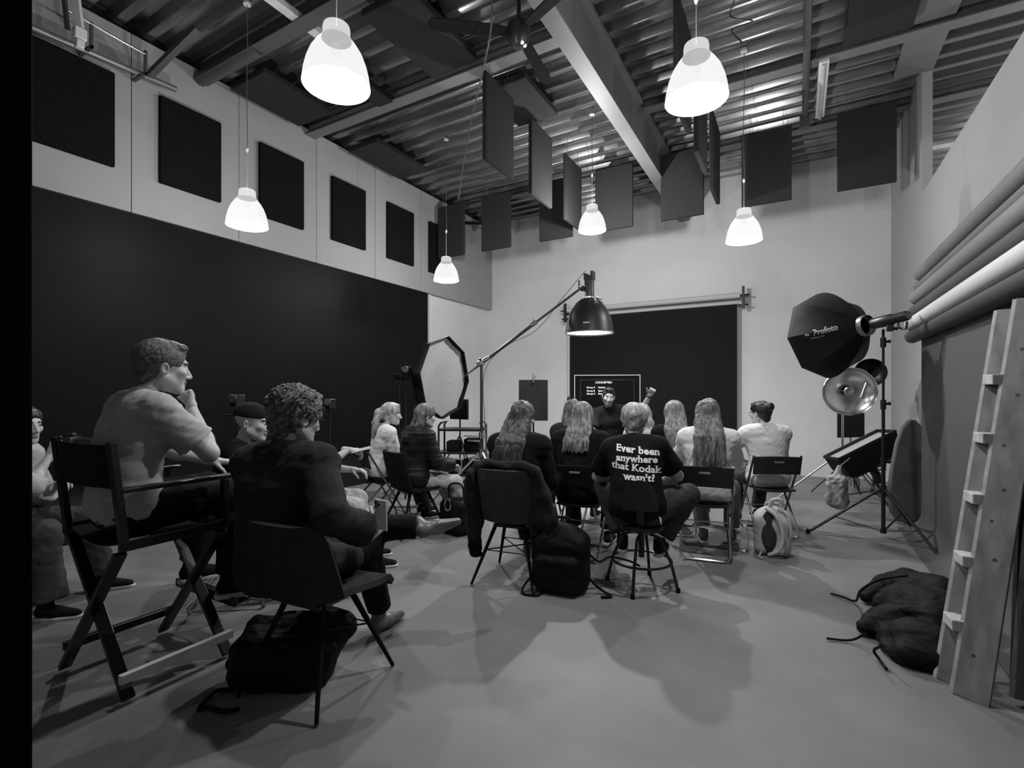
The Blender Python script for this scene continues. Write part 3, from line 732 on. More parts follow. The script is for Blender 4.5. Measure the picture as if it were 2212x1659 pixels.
# ---- roller and backdrop on the back wall
x0, x1 = on_y(1237, 700, YB).x, on_y(1592, 657, YB - .15).x
zt = on_y(1592, 657, YB - .15).z
mb = MB().grid(lambda a, b: (x0 + (x1 - x0) * a, YB - .14 + .006 * math.sin(a * 14), .01 + zt * b), 24, 10, .006)
tag(mb.build('paper_backdrop', M['backdrop2']), 'black backdrop hanging from a roller on the back wall', 'backdrop')
t = thing('backdrop_roller', 'pale roller bar above the black backdrop on the back wall', 'roller', ((x0 + x1) / 2, YB - .15, zt + .07))
hw = (x1 - x0) / 2
MB().cyl((-hw - .05, .0, .08), (hw + .05, 0, .08), .05, n=20).build('paper_roll', M['paper_w'], t)
MB().cyl((-hw - .05, .0, -.045), (hw + .03, 0, -.045), .028, n=16).build('lower_tube', M['paper_w'], t)
for sx in (-1, 1):
    MB().box((sx * (hw + .10) - .02, -.03, -.15), (sx * (hw + .10) + .02, .03, .23)).cyl((sx * (hw + .02), 0, .08), (sx * (hw + .2), 0, .08), .014).cyl((sx * (hw + .02), 0, -.09), (sx * (hw + .18), 0, -.09), .014).box((sx * (hw + .10) - .015, 0, -.05), (sx * (hw + .10) + .015, .15, .05)).build('bracket', M['blackmetal'], t, smooth=False)
ch = MB().cyl((-hw - .02, -.03, -.1), (-hw - .02, -.03, -1.7), .005, n=6)
ch.build('chain', M['white'], t)
MB().lathe([(0, -.06), (.03, -.05), (.032, -.02), (.012, .03), (0, .05)], TR((-hw - .02, -.03, -1.72)), 12).build('chain_weight', M['black'], t)

# ---- paper rolls along the right wall
roll_m = ['paper_m2', 'paper_m2', 'paper_m2', 'paper_m', 'paper_w', 'paper_d']
roll_l = ['topmost grey paper roll on the right wall rack', 'second grey paper roll from the top on the right wall rack', 'third grey paper roll from the top on the right wall rack',
          'darker grey paper roll just above the white one', 'white paper roll, brightest on the right wall rack', 'dark lowest paper roll with the grey sheet hanging from it']
pts = [(1991, 592), (1990, 618), (1981, 643), (1981, 671), (1972, 700), (1972, 727)]
xs = [1.12, 1.17, 1.06, 1.10, .99, 1.03]
for (u_, v_), x_, m_, l_ in zip(pts, xs, roll_m, roll_l):
    p = on_x(u_, v_, x_)
    t = thing('paper_roll', l_, 'paper roll', (x_, p.y, p.z), 0, 'backdrop rolls on the right wall')
    MB().tube([(0, .10, 0), (0, .05, 0), (0, .03, 0), (0, -3.2, 0)], [.03, .035, .066, .070], 28, caps=False).build('paper', M[m_], t)
    MB().cyl((0, .14, 0), (0, .02, 0), .028, n=16).build('core', M['paper_l' if m_ != 'paper_d' else 'paper_m'], t)
    MB().cyl((0, .17, 0), (0, .12, 0), .020, n=14).build('end_plug', M['black'], t)
for yb in (6.0, 2.2):
    tag(MB().box((XR - .02, yb - .02, 1.95), (XR, yb + .02, 2.75)).build('rack_rail', M['blackmetal'], smooth=False), 'black upright of the roll rack %s' % ('at the far end' if yb > 4 else 'at the near end'), 'rack')
zr = on_x(1972, 727, 1.03).z
def sheet(a, b):
    y_ = 6.36 + (2.75 - 6.36) * a
    L_ = b * (zr + .13)
    if L_ < zr - .18: return (1.085, y_, zr - L_)
    k = (L_ - (zr - .18)) / .53
    ang = min(k * .53 / .18, math.pi / 2 * .98)
    ex = max(0, k * .53 - .18 * math.pi / 2)
    return (1.085 - .18 * (1 - math.cos(ang)) - ex, y_, .01 + .18 * (1 - math.sin(ang)))
tag(MB().grid(sheet, 8, 60, .004).build('paper_sheet', M['paper_m']), 'grey paper sheet hanging to the floor along the right wall', 'backdrop')

# ---- oval folded board leaning behind the stands
q = on_z(1968, 1112); q = Vector((1.02, q.y * 1.0, 0))
pA = on_x(1966, 1110, 1.0)
prof2 = [(.0, 0.0), (.10, .03), (.17, .12), (.20, .30), (.19, .55), (.15, .85), (.10, 1.02), (.04, 1.09), (0, 1.10)]
out = [(x, z) for x, z in prof2] + [(-x, z) for x, z in reversed(prof2[1:-1])]
def ovalmesh(a, b):
    return (0, 0, 0)
mb = MB().prism(out, .05, TR(rot=(R(90), 0, 0)))
o = mb.build('folded_reflector', mat('grey_reflector_bag', .13, .6, var=.25, vscale=3), bevel=.018)
o.location = (.99, 6.62, .005); o.rotation_euler = (R(4), 0, R(24)); tag(o, 'tall rounded grey reflector bag leaning by the grey sheet', 'reflector')

# ---- ladder and planks at right
B0, B1 = Vector((.62, 2.98, 0)), Vector((.95, 3.40, 1.84))
t = thing('step_ladder', 'worn wooden step ladder leaning at the right edge', 'ladder', (B0.x, B0.y, 0))
ax = (B1 - B0); L_ = ax.length; ax.normalize()
side = Vector((.03, .10, 0))
face_n = ax.cross(side).normalized()
def stile(off, w, nm='stile', m='wood', l0=0.0, l1=1.0, back=0.0):
    a = off + ax * (L_ * l0); b = off + ax * (L_ * l1)
    wv = (Vector((.9, -.45, 0)) - ax * ax.dot(Vector((.9, -.45, 0)))).normalized()
    tv = ax.cross(wv).normalized()
    mb = MB(); V = []
    for p_ in (a, b):
        for sw_, st in ((0, -1), (1, -1), (1, 1), (0, 1)): V.append(p_ + wv * (sw_ * w) + tv * st * .013)
    mb.add(V, [(3, 2, 1, 0), (4, 5, 6, 7), (0, 1, 5, 4), (1, 2, 6, 5), (2, 3, 7, 6), (3, 0, 4, 7)])
    o = mb.build(nm, M[m], t, smooth=False, bevel=.003)
    e_ = MB().bar(a - wv * .002 + tv * .0, b - wv * .002, .004, .026, up=wv); e_.build('worn_edge', M['wood_edge'], o, smooth=False)
    return wv, tv, o
wv, tv, so = stile(Vector((0, 0, 0)), .125)
stile(Vector((-.035, .12, 0)), .10, l1=.98)
for k in range(5):
    z_ = .30 + k * .30
    p_ = ax * z_ + wv * .02
    MB().cbox((0, 0, 0), (.085, .11, .05), Matrix.Translation(p_ + Vector((-.025, .06, 0))) @ TR(rot=(0, 0, R(6)))).build('step', M['wood_edge'], t, smooth=False, bevel=.004)
kn = MB()
for s_, w_ in ((.10, .03), (.33, .05), (.42, .02), (.5, .045), (.61, .02), (.74, .04), (.86, .03)):
    for f_ in (-1, 1): kn.lathe([(0, .0004), (.006 + w_ * .06, 0)], Matrix.Translation(ax * (L_ * s_) + wv * (w_ + .02) + tv * f_ * .0135) @ tv.to_track_quat('Z', 'Y').to_matrix().to_4x4(), 10)
kn.build('screw_marks', M['knot'], so)
t = thing('plank', 'narrow wooden plank leaning close behind the step ladder', 'plank', (.86, 3.02, 0))
MB().bar((0, 0, .02), (.24, .40, 1.95), .09, .03, up=(-.5, 1, 0)).build('board', M['wood'], t, smooth=False, bevel=.003)
t = thing('plank', 'grey board at the extreme right edge beside the ladder', 'plank', (.93, 2.62, 0))
MB().bar((0, 0, .01), (.25, .2, 2.0), .14, .03, up=(-.3, 1, 0)).build('board', mat('grey_board', .16, .7, var=.2), t, smooth=False, bevel=.003)
t = thing('dark_panel', 'dark leaning panel behind the planks at right', 'panel', (.95, 3.05, 0))
MB().bar((-.02, .02, .01), (.10, .35, 1.2), .24, .02, up=(-.5, 1, 0)).build('board', mat('dark_board', .03, .6), t, smooth=False)

# ---- back left corner: flag, stacked folding chairs, box
q = at(992, 884, 7.4)
t = thing('monitor', 'black square monitor on a stand beside the white softbox', 'monitor', (q.x, q.y, 0))
MB().box((-.16, -.02, q.z - .15), (.16, .02, q.z + .15)).build('panel', M['black'], t, bevel=.006)
MB().cyl((0, .02, .4), (0, .02, q.z), .012).build('pole', M['blackmetal'], t)
for k in range(3):
    a = R(90 + 120 * k); MB().cyl((0, .02, .75), (.4 * math.cos(a), .4 * math.sin(a), .012), .01).build('leg', M['blackmetal'], t)
q = on_z(993, 1040); q = Vector((at(1000, 950, 6.9).x, at(1000, 950, 6.9).y, 0))
t = thing('equipment_trolley', 'dark trolley with shelves at the back left', 'trolley', q); t.rotation_euler = (0, 0, R(25))
for x in (-.30, .30):
    MB().tube([(x, -.18, .06), (x, -.18, .93), (x * .9, -.18, .97), (x * .9, .18, .97), (x, .18, .93), (x, .18, .06)], .014, 8).build('side_frame', M['blackmetal'], t)
for z_ in (.25, .55, .86): MB().box((-.31, -.2, z_), (.31, .2, z_ + .03)).build('shelf', M['black'], t, smooth=False, bevel=.004)
for i, (x, z_, s_) in enumerate(((-.15, .28, .16), (.12, .28, .18), (-.12, .58, .14), (.14, .58, .17))):
    o = MB().cbox((x, 0, z_ + s_ / 2), (s_ * 1.3, .24, s_)).build('gear_case', M['black_fab'], t, bevel=.02)
for i, (x, z_) in enumerate(((.15, .80), (.2, .74), (-.1, .50), (.22, .48))):
    MB().bar((x - .1, -.205, z_), (x + .1, -.205, z_ - .01), .01, .02).build('label_strip', M['paper_l'], t, smooth=False)
# ================================================================== SOFT BODIES: a small distance-field modeller
class Field:
    """blend of rounded cones, ellipsoids and boxes, turned into one continuous skin"""
    def __init__(s, k=.03): s.ops = []; s.k = k; s.noise = []; s.pts = []
    def rc(s, a, b, ra, rb=None, k=None, op='u', clip=None):
        a, b = np.array(a, float), np.array(b, float); rb = ra if rb is None else rb
        s.ops.append(('rc', a, b, ra, rb, s.k if k is None else k, op, clip)); 
        if op == 'u': s.pts += [(a, ra), (b, rb)]
        return s
    def chain(s, pts, rs, k=None, op='u'):
        for i in range(len(pts) - 1): s.rc(pts[i], pts[i + 1], rs[i], rs[i + 1], k, op)
        return s
    def ell(s, c, r, rot=None, k=None, op='u', clip=None):
        c = np.array(c, float); r = np.array(r, float); Rm = np.eye(3) if rot is None else np.array(rot)
        s.ops.append(('ell', c, r, Rm, None, s.k if k is None else k, op, clip))
        if op == 'u': s.pts.append((c, float(r.max())))
        return s
    def box(s, c, half, rad, rot=None, k=None, op='u', clip=None):
        c = np.array(c, float); Rm = np.eye(3) if rot is None else np.array(rot)
        s.ops.append(('box', c, np.array(half, float), Rm, rad, s.k if k is None else k, op, clip))
        if op == 'u': s.pts.append((c, float(np.linalg.norm(half)) + rad))
        return s
    def wrinkle(s, amp, freq, seed=0, stretch=(1, 1, 1), ridge=False): s.noise.append((amp, freq, seed, np.array(stretch, float), ridge)); return s
    def ev(s, P):
        D = np.full(len(P), 1e3)
        for o in s.ops:
            kind, k, op, clip = o[0], o[5], o[6], o[7]
            if kind == 'rc':
                a, b, ra, rb = o[1:5]; ab = b - a; L2 = float(ab @ ab) + 1e-12
                t = np.clip(((P - a) @ ab) / L2, 0, 1)
                d = np.linalg.norm(P - a - t[:, None] * ab, axis=1) - (ra + (rb - ra) * t)
            elif kind == 'ell':
                Q = (P - o[1]) @ o[3]; k0 = np.linalg.norm(Q / o[2], axis=1); k1 = np.linalg.norm(Q / o[2] ** 2, axis=1) + 1e-9
                d = k0 * (k0 - 1) / k1
            else:
                Q = np.abs((P - o[1]) @ o[3]) - o[2]
                d = np.linalg.norm(np.maximum(Q, 0), axis=1) + np.minimum(Q.max(axis=1), 0) - o[4]
            if clip is not None:
                for (cp, cn) in clip: d = np.maximum(d, (P - np.array(cp)) @ np.array(cn))
            if op == 'u':
                h = np.clip(.5 + .5 * (D - d) / max(k, 1e-5), 0, 1); D = D * (1 - h) + d * h - k * h * (1 - h)
            elif op == 's':
                h = np.clip(.5 - .5 * (D + d) / max(k, 1e-5), 0, 1); D = D * (1 - h) - d * h + k * h * (1 - h)
            else: D = np.maximum(D, d)
        for amp, fr, seed, st, ridge in s.noise:
            rg = np.random.RandomState(seed); Q = P * st * fr; n = np.zeros(len(P))
            w = rg.uniform(-1, 1, (5, 3)); w /= np.linalg.norm(w, axis=1)[:, None]
            Wp = Q + .8 * np.sin(Q[:, [1, 2, 0]] * .7 + rg.uniform(0, 6, 3))
            for i in range(5):
                v = np.sin(Wp @ w[i] * (1 + .35 * i) + rg.uniform(0, 6.28)); n += (1 - 2 * np.abs(v) if ridge else v)
            D = D + amp * n / 3.0
        return D
    def mesh(s, h, lo=None, hi=None, cuts=None):
        if lo is None:
            m = .03 + sum(a[0] for a in s.noise)
            lo = np.min([p - r for p, r in s.pts], axis=0) - m; hi = np.max([p + r for p, r in s.pts], axis=0) + m
        lo = np.array(lo, float); hi = np.array(hi, float)
        B = 8; nb = np.maximum(1, np.ceil((hi - lo) / (h * B)).astype(int)); n = nb * B
        C = np.stack(np.meshgrid(*[np.arange(q) for q in nb], indexing='ij'), -1).reshape(-1, 3)
        cen = lo + (C + .5) * B * h - h * .5
        dc = s.ev(cen)
        if cuts: 
            for cp, cn in cuts: dc = np.maximum(dc, (cen - np.array(cp)) @ np.array(cn))
        D = np.repeat(np.repeat(np.repeat(dc.reshape(nb), B, 0), B, 1), B, 2).astype(np.float32)
        act = np.abs(dc) < B * h * .9 * 1.3 + .015
        off = np.stack(np.meshgrid(*[np.arange(B)] * 3, indexing='ij'), -1).reshape(-1, 3)
        A = C[act]
        for i in range(0, len(A), 400):
            I = (A[i:i + 400, None, :] * B + off[None]).reshape(-1, 3)
            Pp = lo + I * h
            d = s.ev(Pp)
            if cuts:
                for cp, cn in cuts: d = np.maximum(d, (Pp - np.array(cp)) @ np.array(cn))
            D[I[:, 0], I[:, 1], I[:, 2]] = d
        return nets(D, lo, h)
def nets(D, lo, h):
    S = D < 0
    nx, ny, nz = D.shape
    cnt = np.zeros((nx - 1, ny - 1, nz - 1), np.int8)
    for dx in (0, 1):
        for dy in (0, 1):
            for dz in (0, 1): cnt += S[dx:nx - 1 + dx, dy:ny - 1 + dy, dz:nz - 1 + dz]
    I = np.argwhere((cnt > 0) & (cnt < 8))
    if len(I) == 0: return np.zeros((0, 3)), []
    vid = np.full(cnt.shape, -1, np.int32); vid[I[:, 0], I[:, 1], I[:, 2]] = np.arange(len(I))
    acc = np.zeros((len(I), 3)); num = np.zeros(len(I))
    cor = [np.array(c) for c in ((0, 0, 0), (1, 0, 0), (0, 1, 0), (1, 1, 0), (0, 0, 1), (1, 0, 1), (0, 1, 1), (1, 1, 1))]
    val = [D[I[:, 0] + c[0], I[:, 1] + c[1], I[:, 2] + c[2]] for c in cor]
    for a, b in ((0, 1), (2, 3), (4, 5), (6, 7), (0, 2), (1, 3), (4, 6), (5, 7), (0, 4), (1, 5), (2, 6), (3, 7)):
        va, vb = val[a], val[b]; m = (va < 0) != (vb < 0)
        t = np.where(m, va / np.where(m, va - vb, 1), 0)
        acc += (cor[a] + t[:, None] * (cor[b] - cor[a])) * m[:, None]; num += m
    V = lo + (I + acc / num[:, None]) * h
    F = []
    for ax in range(3):
        o1, o2 = [(1, 2), (2, 0), (0, 1)][ax]
        sl0 = [slice(None)] * 3; sl1 = [slice(None)] * 3; sl0[ax] = slice(0, -1); sl1[ax] = slice(1, None)
        E = S[tuple(sl0)] != S[tuple(sl1)]
        J = np.argwhere(E); J = J[(J[:, o1] > 0) & (J[:, o2] > 0) & (J[:, o1] < D.shape[o1] - 1) & (J[:, o2] < D.shape[o2] - 1)]
        if not len(J): continue
        def cid(d1, d2):
            K = J.copy(); K[:, o1] += d1; K[:, o2] += d2; return vid[K[:, 0], K[:, 1], K[:, 2]]
        q = np.stack([cid(-1, -1), cid(0, -1), cid(0, 0), cid(-1, 0)], 1)
        inside = S[J[:, 0], J[:, 1], J[:, 2]]
        q[~inside] = q[~inside][:, ::-1]
        F.append(q)
    F = np.concatenate(F); F = F[(F >= 0).all(axis=1)]
    return V, F
def soft(name, parts, m, parent=None, mats=None, matfn=None, loc=None):
    """parts: list of (V, F) joined into one object"""
    Vs = []; Fs = []; n = 0
    for V, F in parts:
        if len(V) == 0: continue
        Vs.append(V); Fs.append(np.asarray(F) + n); n += len(V)
    V = np.concatenate(Vs); F = np.concatenate(Fs)
    me = bpy.data.meshes.new(name)
    me.vertices.add(len(V)); me.vertices.foreach_set('co', V.astype(np.float32).ravel())
    me.loops.add(len(F) * 4); me.loops.foreach_set('vertex_index', F.astype(np.int32).ravel())
    me.polygons.add(len(F)); me.polygons.foreach_set('loop_start', np.arange(0, len(F) * 4, 4, dtype=np.int32))
    me.polygons.foreach_set('use_smooth', np.ones(len(F), bool))
    for mm in (mats or [m]): me.materials.append(mm)
    if matfn is not None:
        c = V[F].mean(axis=1); me.polygons.foreach_set('material_index', matfn(c).astype(np.int32))
    me.update(calc_edges=True); me.validate()
    o = bpy.data.objects.new(name, me); COL.objects.link(o)
    if loc is not None: o.location = loc
    if parent: o.parent = parent
    return o
def nv(v): v = np.array(v, float); return v / (np.linalg.norm(v) + 1e-12)
def rotm(x=0, y=0, z=0): return np.array(Euler((R(x), R(y), R(z))).to_matrix())
def ik(a, b, l1, l2, hint):
    a, b = np.array(a, float), np.array(b, float); d = b - a; L = np.linalg.norm(d); L2 = min(L, (l1 + l2) * .998); u = d / L
    b2 = a + u * L2
    x = (l1 ** 2 - l2 ** 2 + L2 ** 2) / (2 * L2); hgt = math.sqrt(max(l1 ** 2 - x ** 2, 0))
    hv = np.array(hint, float); hv = hv - u * (hv @ u); hv = nv(hv)
    return a + u * x + hv * hgt, b2

def head_field(Hc, Rm, s=1.0, fem=False, beard=False):
    """Hc: head centre at eye height; Rm columns = right, forward, up"""
    f = Field(.02 * s)
    L = lambda x, y, z: Hc + Rm @ np.array([x, y, z]) * s
    jw = .9 if fem else 1.0
    f.ell(L(0, -.012, .035), np.array([.076, .098, .083]) * s, Rm)
    f.ell(L(0, .030, -.035), np.array([.060 * jw, .068, .080]) * s, Rm, k=.03 * s)
    for sx in (-1, 1):
        f.rc(L(sx * .052 * jw, -.0, -.055), L(sx * .018, .070, -.096), .020 * s, .018 * s, k=.03 * s)
        f.ell(L(sx * .040, .070, -.022), np.array([.022, .022, .02]) * s, Rm, k=.02 * s)
    f.ell(L(0, .078, -.098), np.array([.022, .018, .018]) * s, Rm, k=.02 * s)
    f.rc(L(-.032, .082, .024), L(.032, .082, .024), .013 * s, k=.016 * s)
    for sx in (-1, 1):
        f.ell(L(sx * .031, .104, .002), np.array([.019, .017, .013]) * s, Rm, k=.012 * s, op='s')
        f.ell(L(sx * .031, .081, .001), np.array([.0135, .0135, .0125]) * s, Rm, k=.003 * s)
    f.rc(L(0, .094, .008), L(0, .116, -.034), .008 * s, .0115 * s, k=.012 * s)
    for sx in (-1, 1): f.ell(L(sx * .012, .103, -.039), np.array([.009, .011, .008]) * s, Rm, k=.006 * s)
    f.ell(L(0, .096, -.062), np.array([.023, .010, .0065]) * s, Rm, k=.006 * s)
    f.ell(L(0, .093, -.074), np.array([.019, .010, .0075]) * s, Rm, k=.006 * s)
    f.box(L(0, .108, -.0675), np.array([.022, .008, .0002]) * s, .0008, Rm, k=.003 * s, op='s')
    for sx in (-1, 1):
        Re = Rm @ rotm(8, 0, sx * -22)
        f.ell(L(sx * .080, -.010, -.012), np.array([.009, .020, .032]) * s, Re, k=.006 * s)
        f.ell(L(sx * .089, -.006, -.010), np.array([.006, .012, .020]) * s, Re, k=.005 * s, op='s')
    return f, L
def hand(f, wrist, fwd, palm_n, thumb, s=1.0, curl=(25, 30, 20), spread=4, thumb_curl=20, fist=False):
    """adds a hand to field f: fwd along fingers, palm_n out of the palm, thumb side direction"""
    y = nv(fwd); z = -np.array(palm_n, float); z = nv(z - y * (z @ y)); x = np.array(thumb, float); x = nv(x - y * (x @ y) - z * (x @ z))
    w = np.array(wrist, float); P = lambda a, b, c: w + (x * a + y * b + z * c) * s
    f.rc(P(0, -.03, 0), P(0, .02, 0), .026 * s, .025 * s, k=.015)
    for a, r in ((.026, .015), (.008, .016), (-.011, .015), (-.028, .0135)):
        f.rc(P(a * .55, .018, 0), P(a, .078, .002), .016 * s, r * .88 * s, k=.010)
    C = list(curl) if not fist else [78, 95, 60]
    for i, (a, L_) in enumerate(((.027, .95), (.009, 1.05), (-.010, .98), (-.028, .78))):
        p = P(a, .082, .002); ang = 0.0; d0 = nv(y + x * math.sin(R(spread * (1.5 - i))) )
        ln = [.040 * L_, .026 * L_, .020 * L_]; rr = [.0092, .0085, .0078, .0068]
        for j in range(3):
            ang += R(C[j] * (1 + .12 * i))
            d = d0 * math.cos(ang) - z * math.sin(ang)
            q = p + nv(d) * ln[j] * s; f.rc(p, q, rr[j] * s, rr[j + 1] * s, k=.004); p = q
    p = P(.022, .018, -.008)
    d1 = nv(x * .75 + y * .75 - z * .35); q = p + d1 * .040 * s; f.rc(p, q, .0135 * s, .011 * s, k=.010)
    tc = R(thumb_curl); d2 = nv(d1 * math.cos(tc) + (-x * .6 - z * .6 + y * .3) * math.sin(tc)); q2 = q + d2 * .032 * s; f.rc(q, q2, .0108 * s, .0095 * s, k=.005)
    d3 = nv(d2 * math.cos(tc) + (-x * .6 - z * .6) * math.sin(tc)); f.rc(q2, q2 + d3 * .024 * s, .0095 * s, .0075 * s, k=.004)
    return f

class Body:
    """a posed adult. local axes: x right, y forward, z up; origin on the floor below the pelvis"""
    def __init__(s, pel=(0, 0, .54), lean=8, side=0, twist=0, head=(0, 0, 0), scale=1.0, fem=False, stoop=10, sh=1.0,
                 ltgt=None, rtgt=None, lhint=(-.5, -.6, -.6), rhint=(.5, -.6, -.6), lfoot=(-.13, .48, .09), rfoot=(.13, .48, .09), lk=(-.15, .5, 1), rk=(.15, .5, 1), hipw=.09, neck=1.0, hf=0.0):
        k = scale; s.k = k; s.fem = fem
        s.P = np.array(pel, float); Rb = rotm(-lean, side, 0)
        U = Rb @ np.array([0, 0, 1.]); Fw = Rb @ np.array([0, 1., 0]); X = Rb @ np.array([1., 0, 0])
        s.U, s.Fw, s.X = U, Fw, X
        s.W = s.P + U * .17 * k
        Rc = rotm(-lean - stoop, side, twist); U2 = Rc @ np.array([0, 0, 1.]); F2 = Rc @ np.array([0, 1., 0]); X2 = Rc @ np.array([1., 0, 0])
        s.U2, s.F2, s.X2 = U2, F2, X2
        s.C = s.W + U2 * .17 * k
        s.N = s.W + U2 * .335 * k
        sw = (.165 if fem else .185) * k * sh
        s.SL = s.N - X2 * sw - U2 * .045 * k; s.SR = s.N + X2 * sw - U2 * .045 * k
        hy, hp, hr = head
        s.HR = rotm(-hp, hr, hy)  # pitch down positive
        s.H = s.N + U2 * .085 * k * neck + s.HR @ np.array([0, .03 + hf, .085]) * k
        s.HL_, s.HR_ = s.P - X * hipw * k, s.P + X * hipw * k
        ua, fa = .29 * k, .255 * k
        D = np.array
        lt = ltgt if ltgt is not None else (-.12, .36, .62); rt = rtgt if rtgt is not None else (.12, .36, .62)
        s.EL, s.WL = ik(s.SL, lt, ua, fa, lhint); s.ER, s.WR = ik(s.SR, rt, ua, fa, rhint)
        th, sh_ = .43 * k, .42 * k
        s.KL, s.AL = ik(s.HL_, lfoot, th, sh_, lk); s.KR, s.AR = ik(s.HR_, rfoot, th, sh_, rk)
    def torso(s, f, g=0.0, low=True, hip=1.0, neck=True, bust=False):
        k = s.k; X, X2, U, U2, Fw, F2 = s.X, s.X2, s.U, s.U2, s.Fw, s.F2; kk = .06 * k
        ww = .88 if s.fem else 1.0
        if low: f.rc(s.P - X * .075 * k + U * .02, s.P + X * .075 * k + U * .02, (.112 * hip) * k + g, k=kk)
        for q in (-1, 1):
            f.rc(s.P + X * q * .055 * k + U * .06 * k, s.W + X * q * .055 * k * ww, .10 * k + g, .092 * k * ww + g, k=kk)
            f.rc(s.W + X * q * .055 * k * ww, s.C + X2 * q * .075 * k - F2 * .0, .092 * k * ww + g, .098 * k * ww + g, k=kk)
            S_ = s.SR if q > 0 else s.SL
            f.rc(s.C + X2 * q * .07 * k, s.N + X2 * q * .10 * k - U2 * .06 * k - F2 * .02 * k, .095 * k * ww + g, .068 * k + g, k=kk)
            f.rc(s.N + X2 * q * .06 * k - U2 * .03 * k - F2 * .01 * k, S_, .060 * k + g, .056 * k + g, k=kk)
            if bust: f.ell(s.C + X2 * q * .065 * k + F2 * .08 * k, np.array([.05, .05, .05]) * k + g, k=.04)
        if neck: f.rc(s.N - F2 * .012 * k - U2 * .03 * k, s.H + s.HR @ np.array([0, -.025, -.05]) * k, .058 * k * ww + g, .050 * k * ww + g, k=.03)
        return f
    def arms(s, f, g=0.0, l=1.0, r=1.0, fl=1.0, fr=1.0, cut=False, loose=0.0, kk=None):
        """l / r: how far along the whole arm (0-1 upper, 1-2 forearm)"""
        k = s.k; kk = .035 * k if kk is None else kk; ww = .86 if s.fem else 1.0
        for (S_, E_, W_, n_) in ((s.SL, s.EL, s.WL, l), (s.SR, s.ER, s.WR, r)):
            if n_ <= 0: continue
            t = min(n_, 1); e = S_ + (E_ - S_) * t
            if t < 1:
                dd = nv(E_ - S_); f.rc(S_, e + dd * .05, .056 * k * ww + g, .052 * k * ww + g + loose, k=kk, clip=[(e, dd)])
            else:
                f.rc(S_, e, .054 * k * ww + g, .042 * k * ww + g + loose * .5, k=kk)
            if n_ > 1:
                t2 = n_ - 1; w_ = E_ + (W_ - E_) * t2
                if t2 < 1:
                    dd = nv(W_ - E_); f.rc(E_, w_ + dd * .04, .041 * k * ww + g, .035 * k * ww + g + loose, k=kk * .7, clip=[(w_, dd)])
                else:
                    m_ = E_ + (W_ - E_) * .3
                    f.rc(E_, m_, .041 * k * ww + g, .042 * k * ww + g, k=kk * .7); f.rc(m_, W_, .041 * k * ww + g, .027 * k * ww + g + loose, k=kk * .7)
        return f
    def legs(s, f, g=0.0, n=2.0, flare=0.0, wide=1.0):
        k = s.k; kk = .05 * k
        for H_, K_, A_ in ((s.HL_, s.KL, s.AL), (s.HR_, s.KR, s.AR)):
            f.rc(H_, K_, .088 * k * wide + g, .060 * k * wide + g, k=kk)
            if n > 1:
                t = n - 1; a = K_ + (A_ - K_) * t; m_ = K_ + (a - K_) * .35
                dd = nv(A_ - K_); bk = np.array([0, -.012, 0]) * k
                f.rc(K_, m_ + bk, .057 * k * wide + g, .056 * k * wide + g, k=.03); f.rc(m_ + bk, a, .055 * k * wide + g, .040 * k + g + flare, k=.03, clip=[(a + dd * .01, dd)] if t < 1 or flare else None)
        return f
def shoe(parent, A, toe, k, m, sole='sole', up=(0, 0, 1), h=.007, name='shoe', high=0.0, flat=True, pointy=False):
    """A ankle joint, toe direction"""
    y = nv(toe); u = nv(np.array(up) - y * (np.array(up) @ y)); x = np.cross(y, u)
    Rm = np.stack([x, y, u], 1); Pt = lambda a, b, c: A + Rm @ np.array([a, b, c]) * k
    f = Field(.02)
    f.rc(Pt(0, -.035, -.045), Pt(0, .05, -.052), .034 * k, .034 * k)
    f.rc(Pt(0, .05, -.052), Pt(0, .155 + (.015 if pointy else 0), -.066), .040 * k, (.020 if pointy else .028) * k)
    f.rc(Pt(0, -.015, -.03), Pt(0, -.01, .02 + high), .040 * k, .040 * k, clip=[(Pt(0, 0, .025 + high), u)])
    f.box(Pt(0, .05, -.2), np.array([.3, .4, .118]) * k, 0, Rm, op='s', k=.004)
    o = soft(name, [f.mesh(h)], m, parent)
    g = Field(.01)
    g.rc(Pt(0, -.04, -.082), Pt(0, .06, -.082), .036 * k, .040 * k, clip=[(Pt(0, 0, -.070), u), (Pt(0, 0, -.094), -u)])
    g.rc(Pt(0, .06, -.082), Pt(0, .16 + (.025 if pointy else 0), -.082), .042 * k, (.02 if pointy else .032) * k, clip=[(Pt(0, 0, -.070), u), (Pt(0, 0, -.094), -u)], k=.005)
    if sole: soft('sole', [g.mesh(h * .8)], M[sole], o)
    return o
def face_mats(L, Rm, Hc, s, beard=False):
    """0 skin, 1 brow, 2 lip, 3 eye white, 4 iris"""
    def fn(c):
        Q = (c - Hc) @ Rm / s; r = np.zeros(len(c), int)
        x, y, z = np.abs(Q[:, 0]), Q[:, 1], Q[:, 2]
        if beard: r[(x < .09) & (z > -.125) & (y < .14) & (y > -.012) & (z < -.054 + .42 * np.clip(x - .020, 0, 1))] = 5; r[(y > .06) & (x < .024) & (z < -.050) & (z > -.058)] = 5
        r[(x > .014) & (x < .048) & (y > .06) & (np.abs(z - .024 + (x - .03) ** 2 * 6) < .0045)] = 1
        r[(x < .023) & (y > .085) & (z > -.080) & (z < -.0575)] = 2
        r[((x - .031) / .0125) ** 2 + ((z - .001) / .0055) ** 2 < 1] = np.where(y[((x - .031) / .0125) ** 2 + ((z - .001) / .0055) ** 2 < 1] > .06, 3, 0)
        r[(((x - .031) ** 2 + (z - .001) ** 2) < .0055 ** 2) & (y > .06)] = 4
        return r
    return fn
SKINS = lambda: [M['skin'], M['skin_dark'], M['lip'], M['eye_w'], M['iris'], M['stubble']]

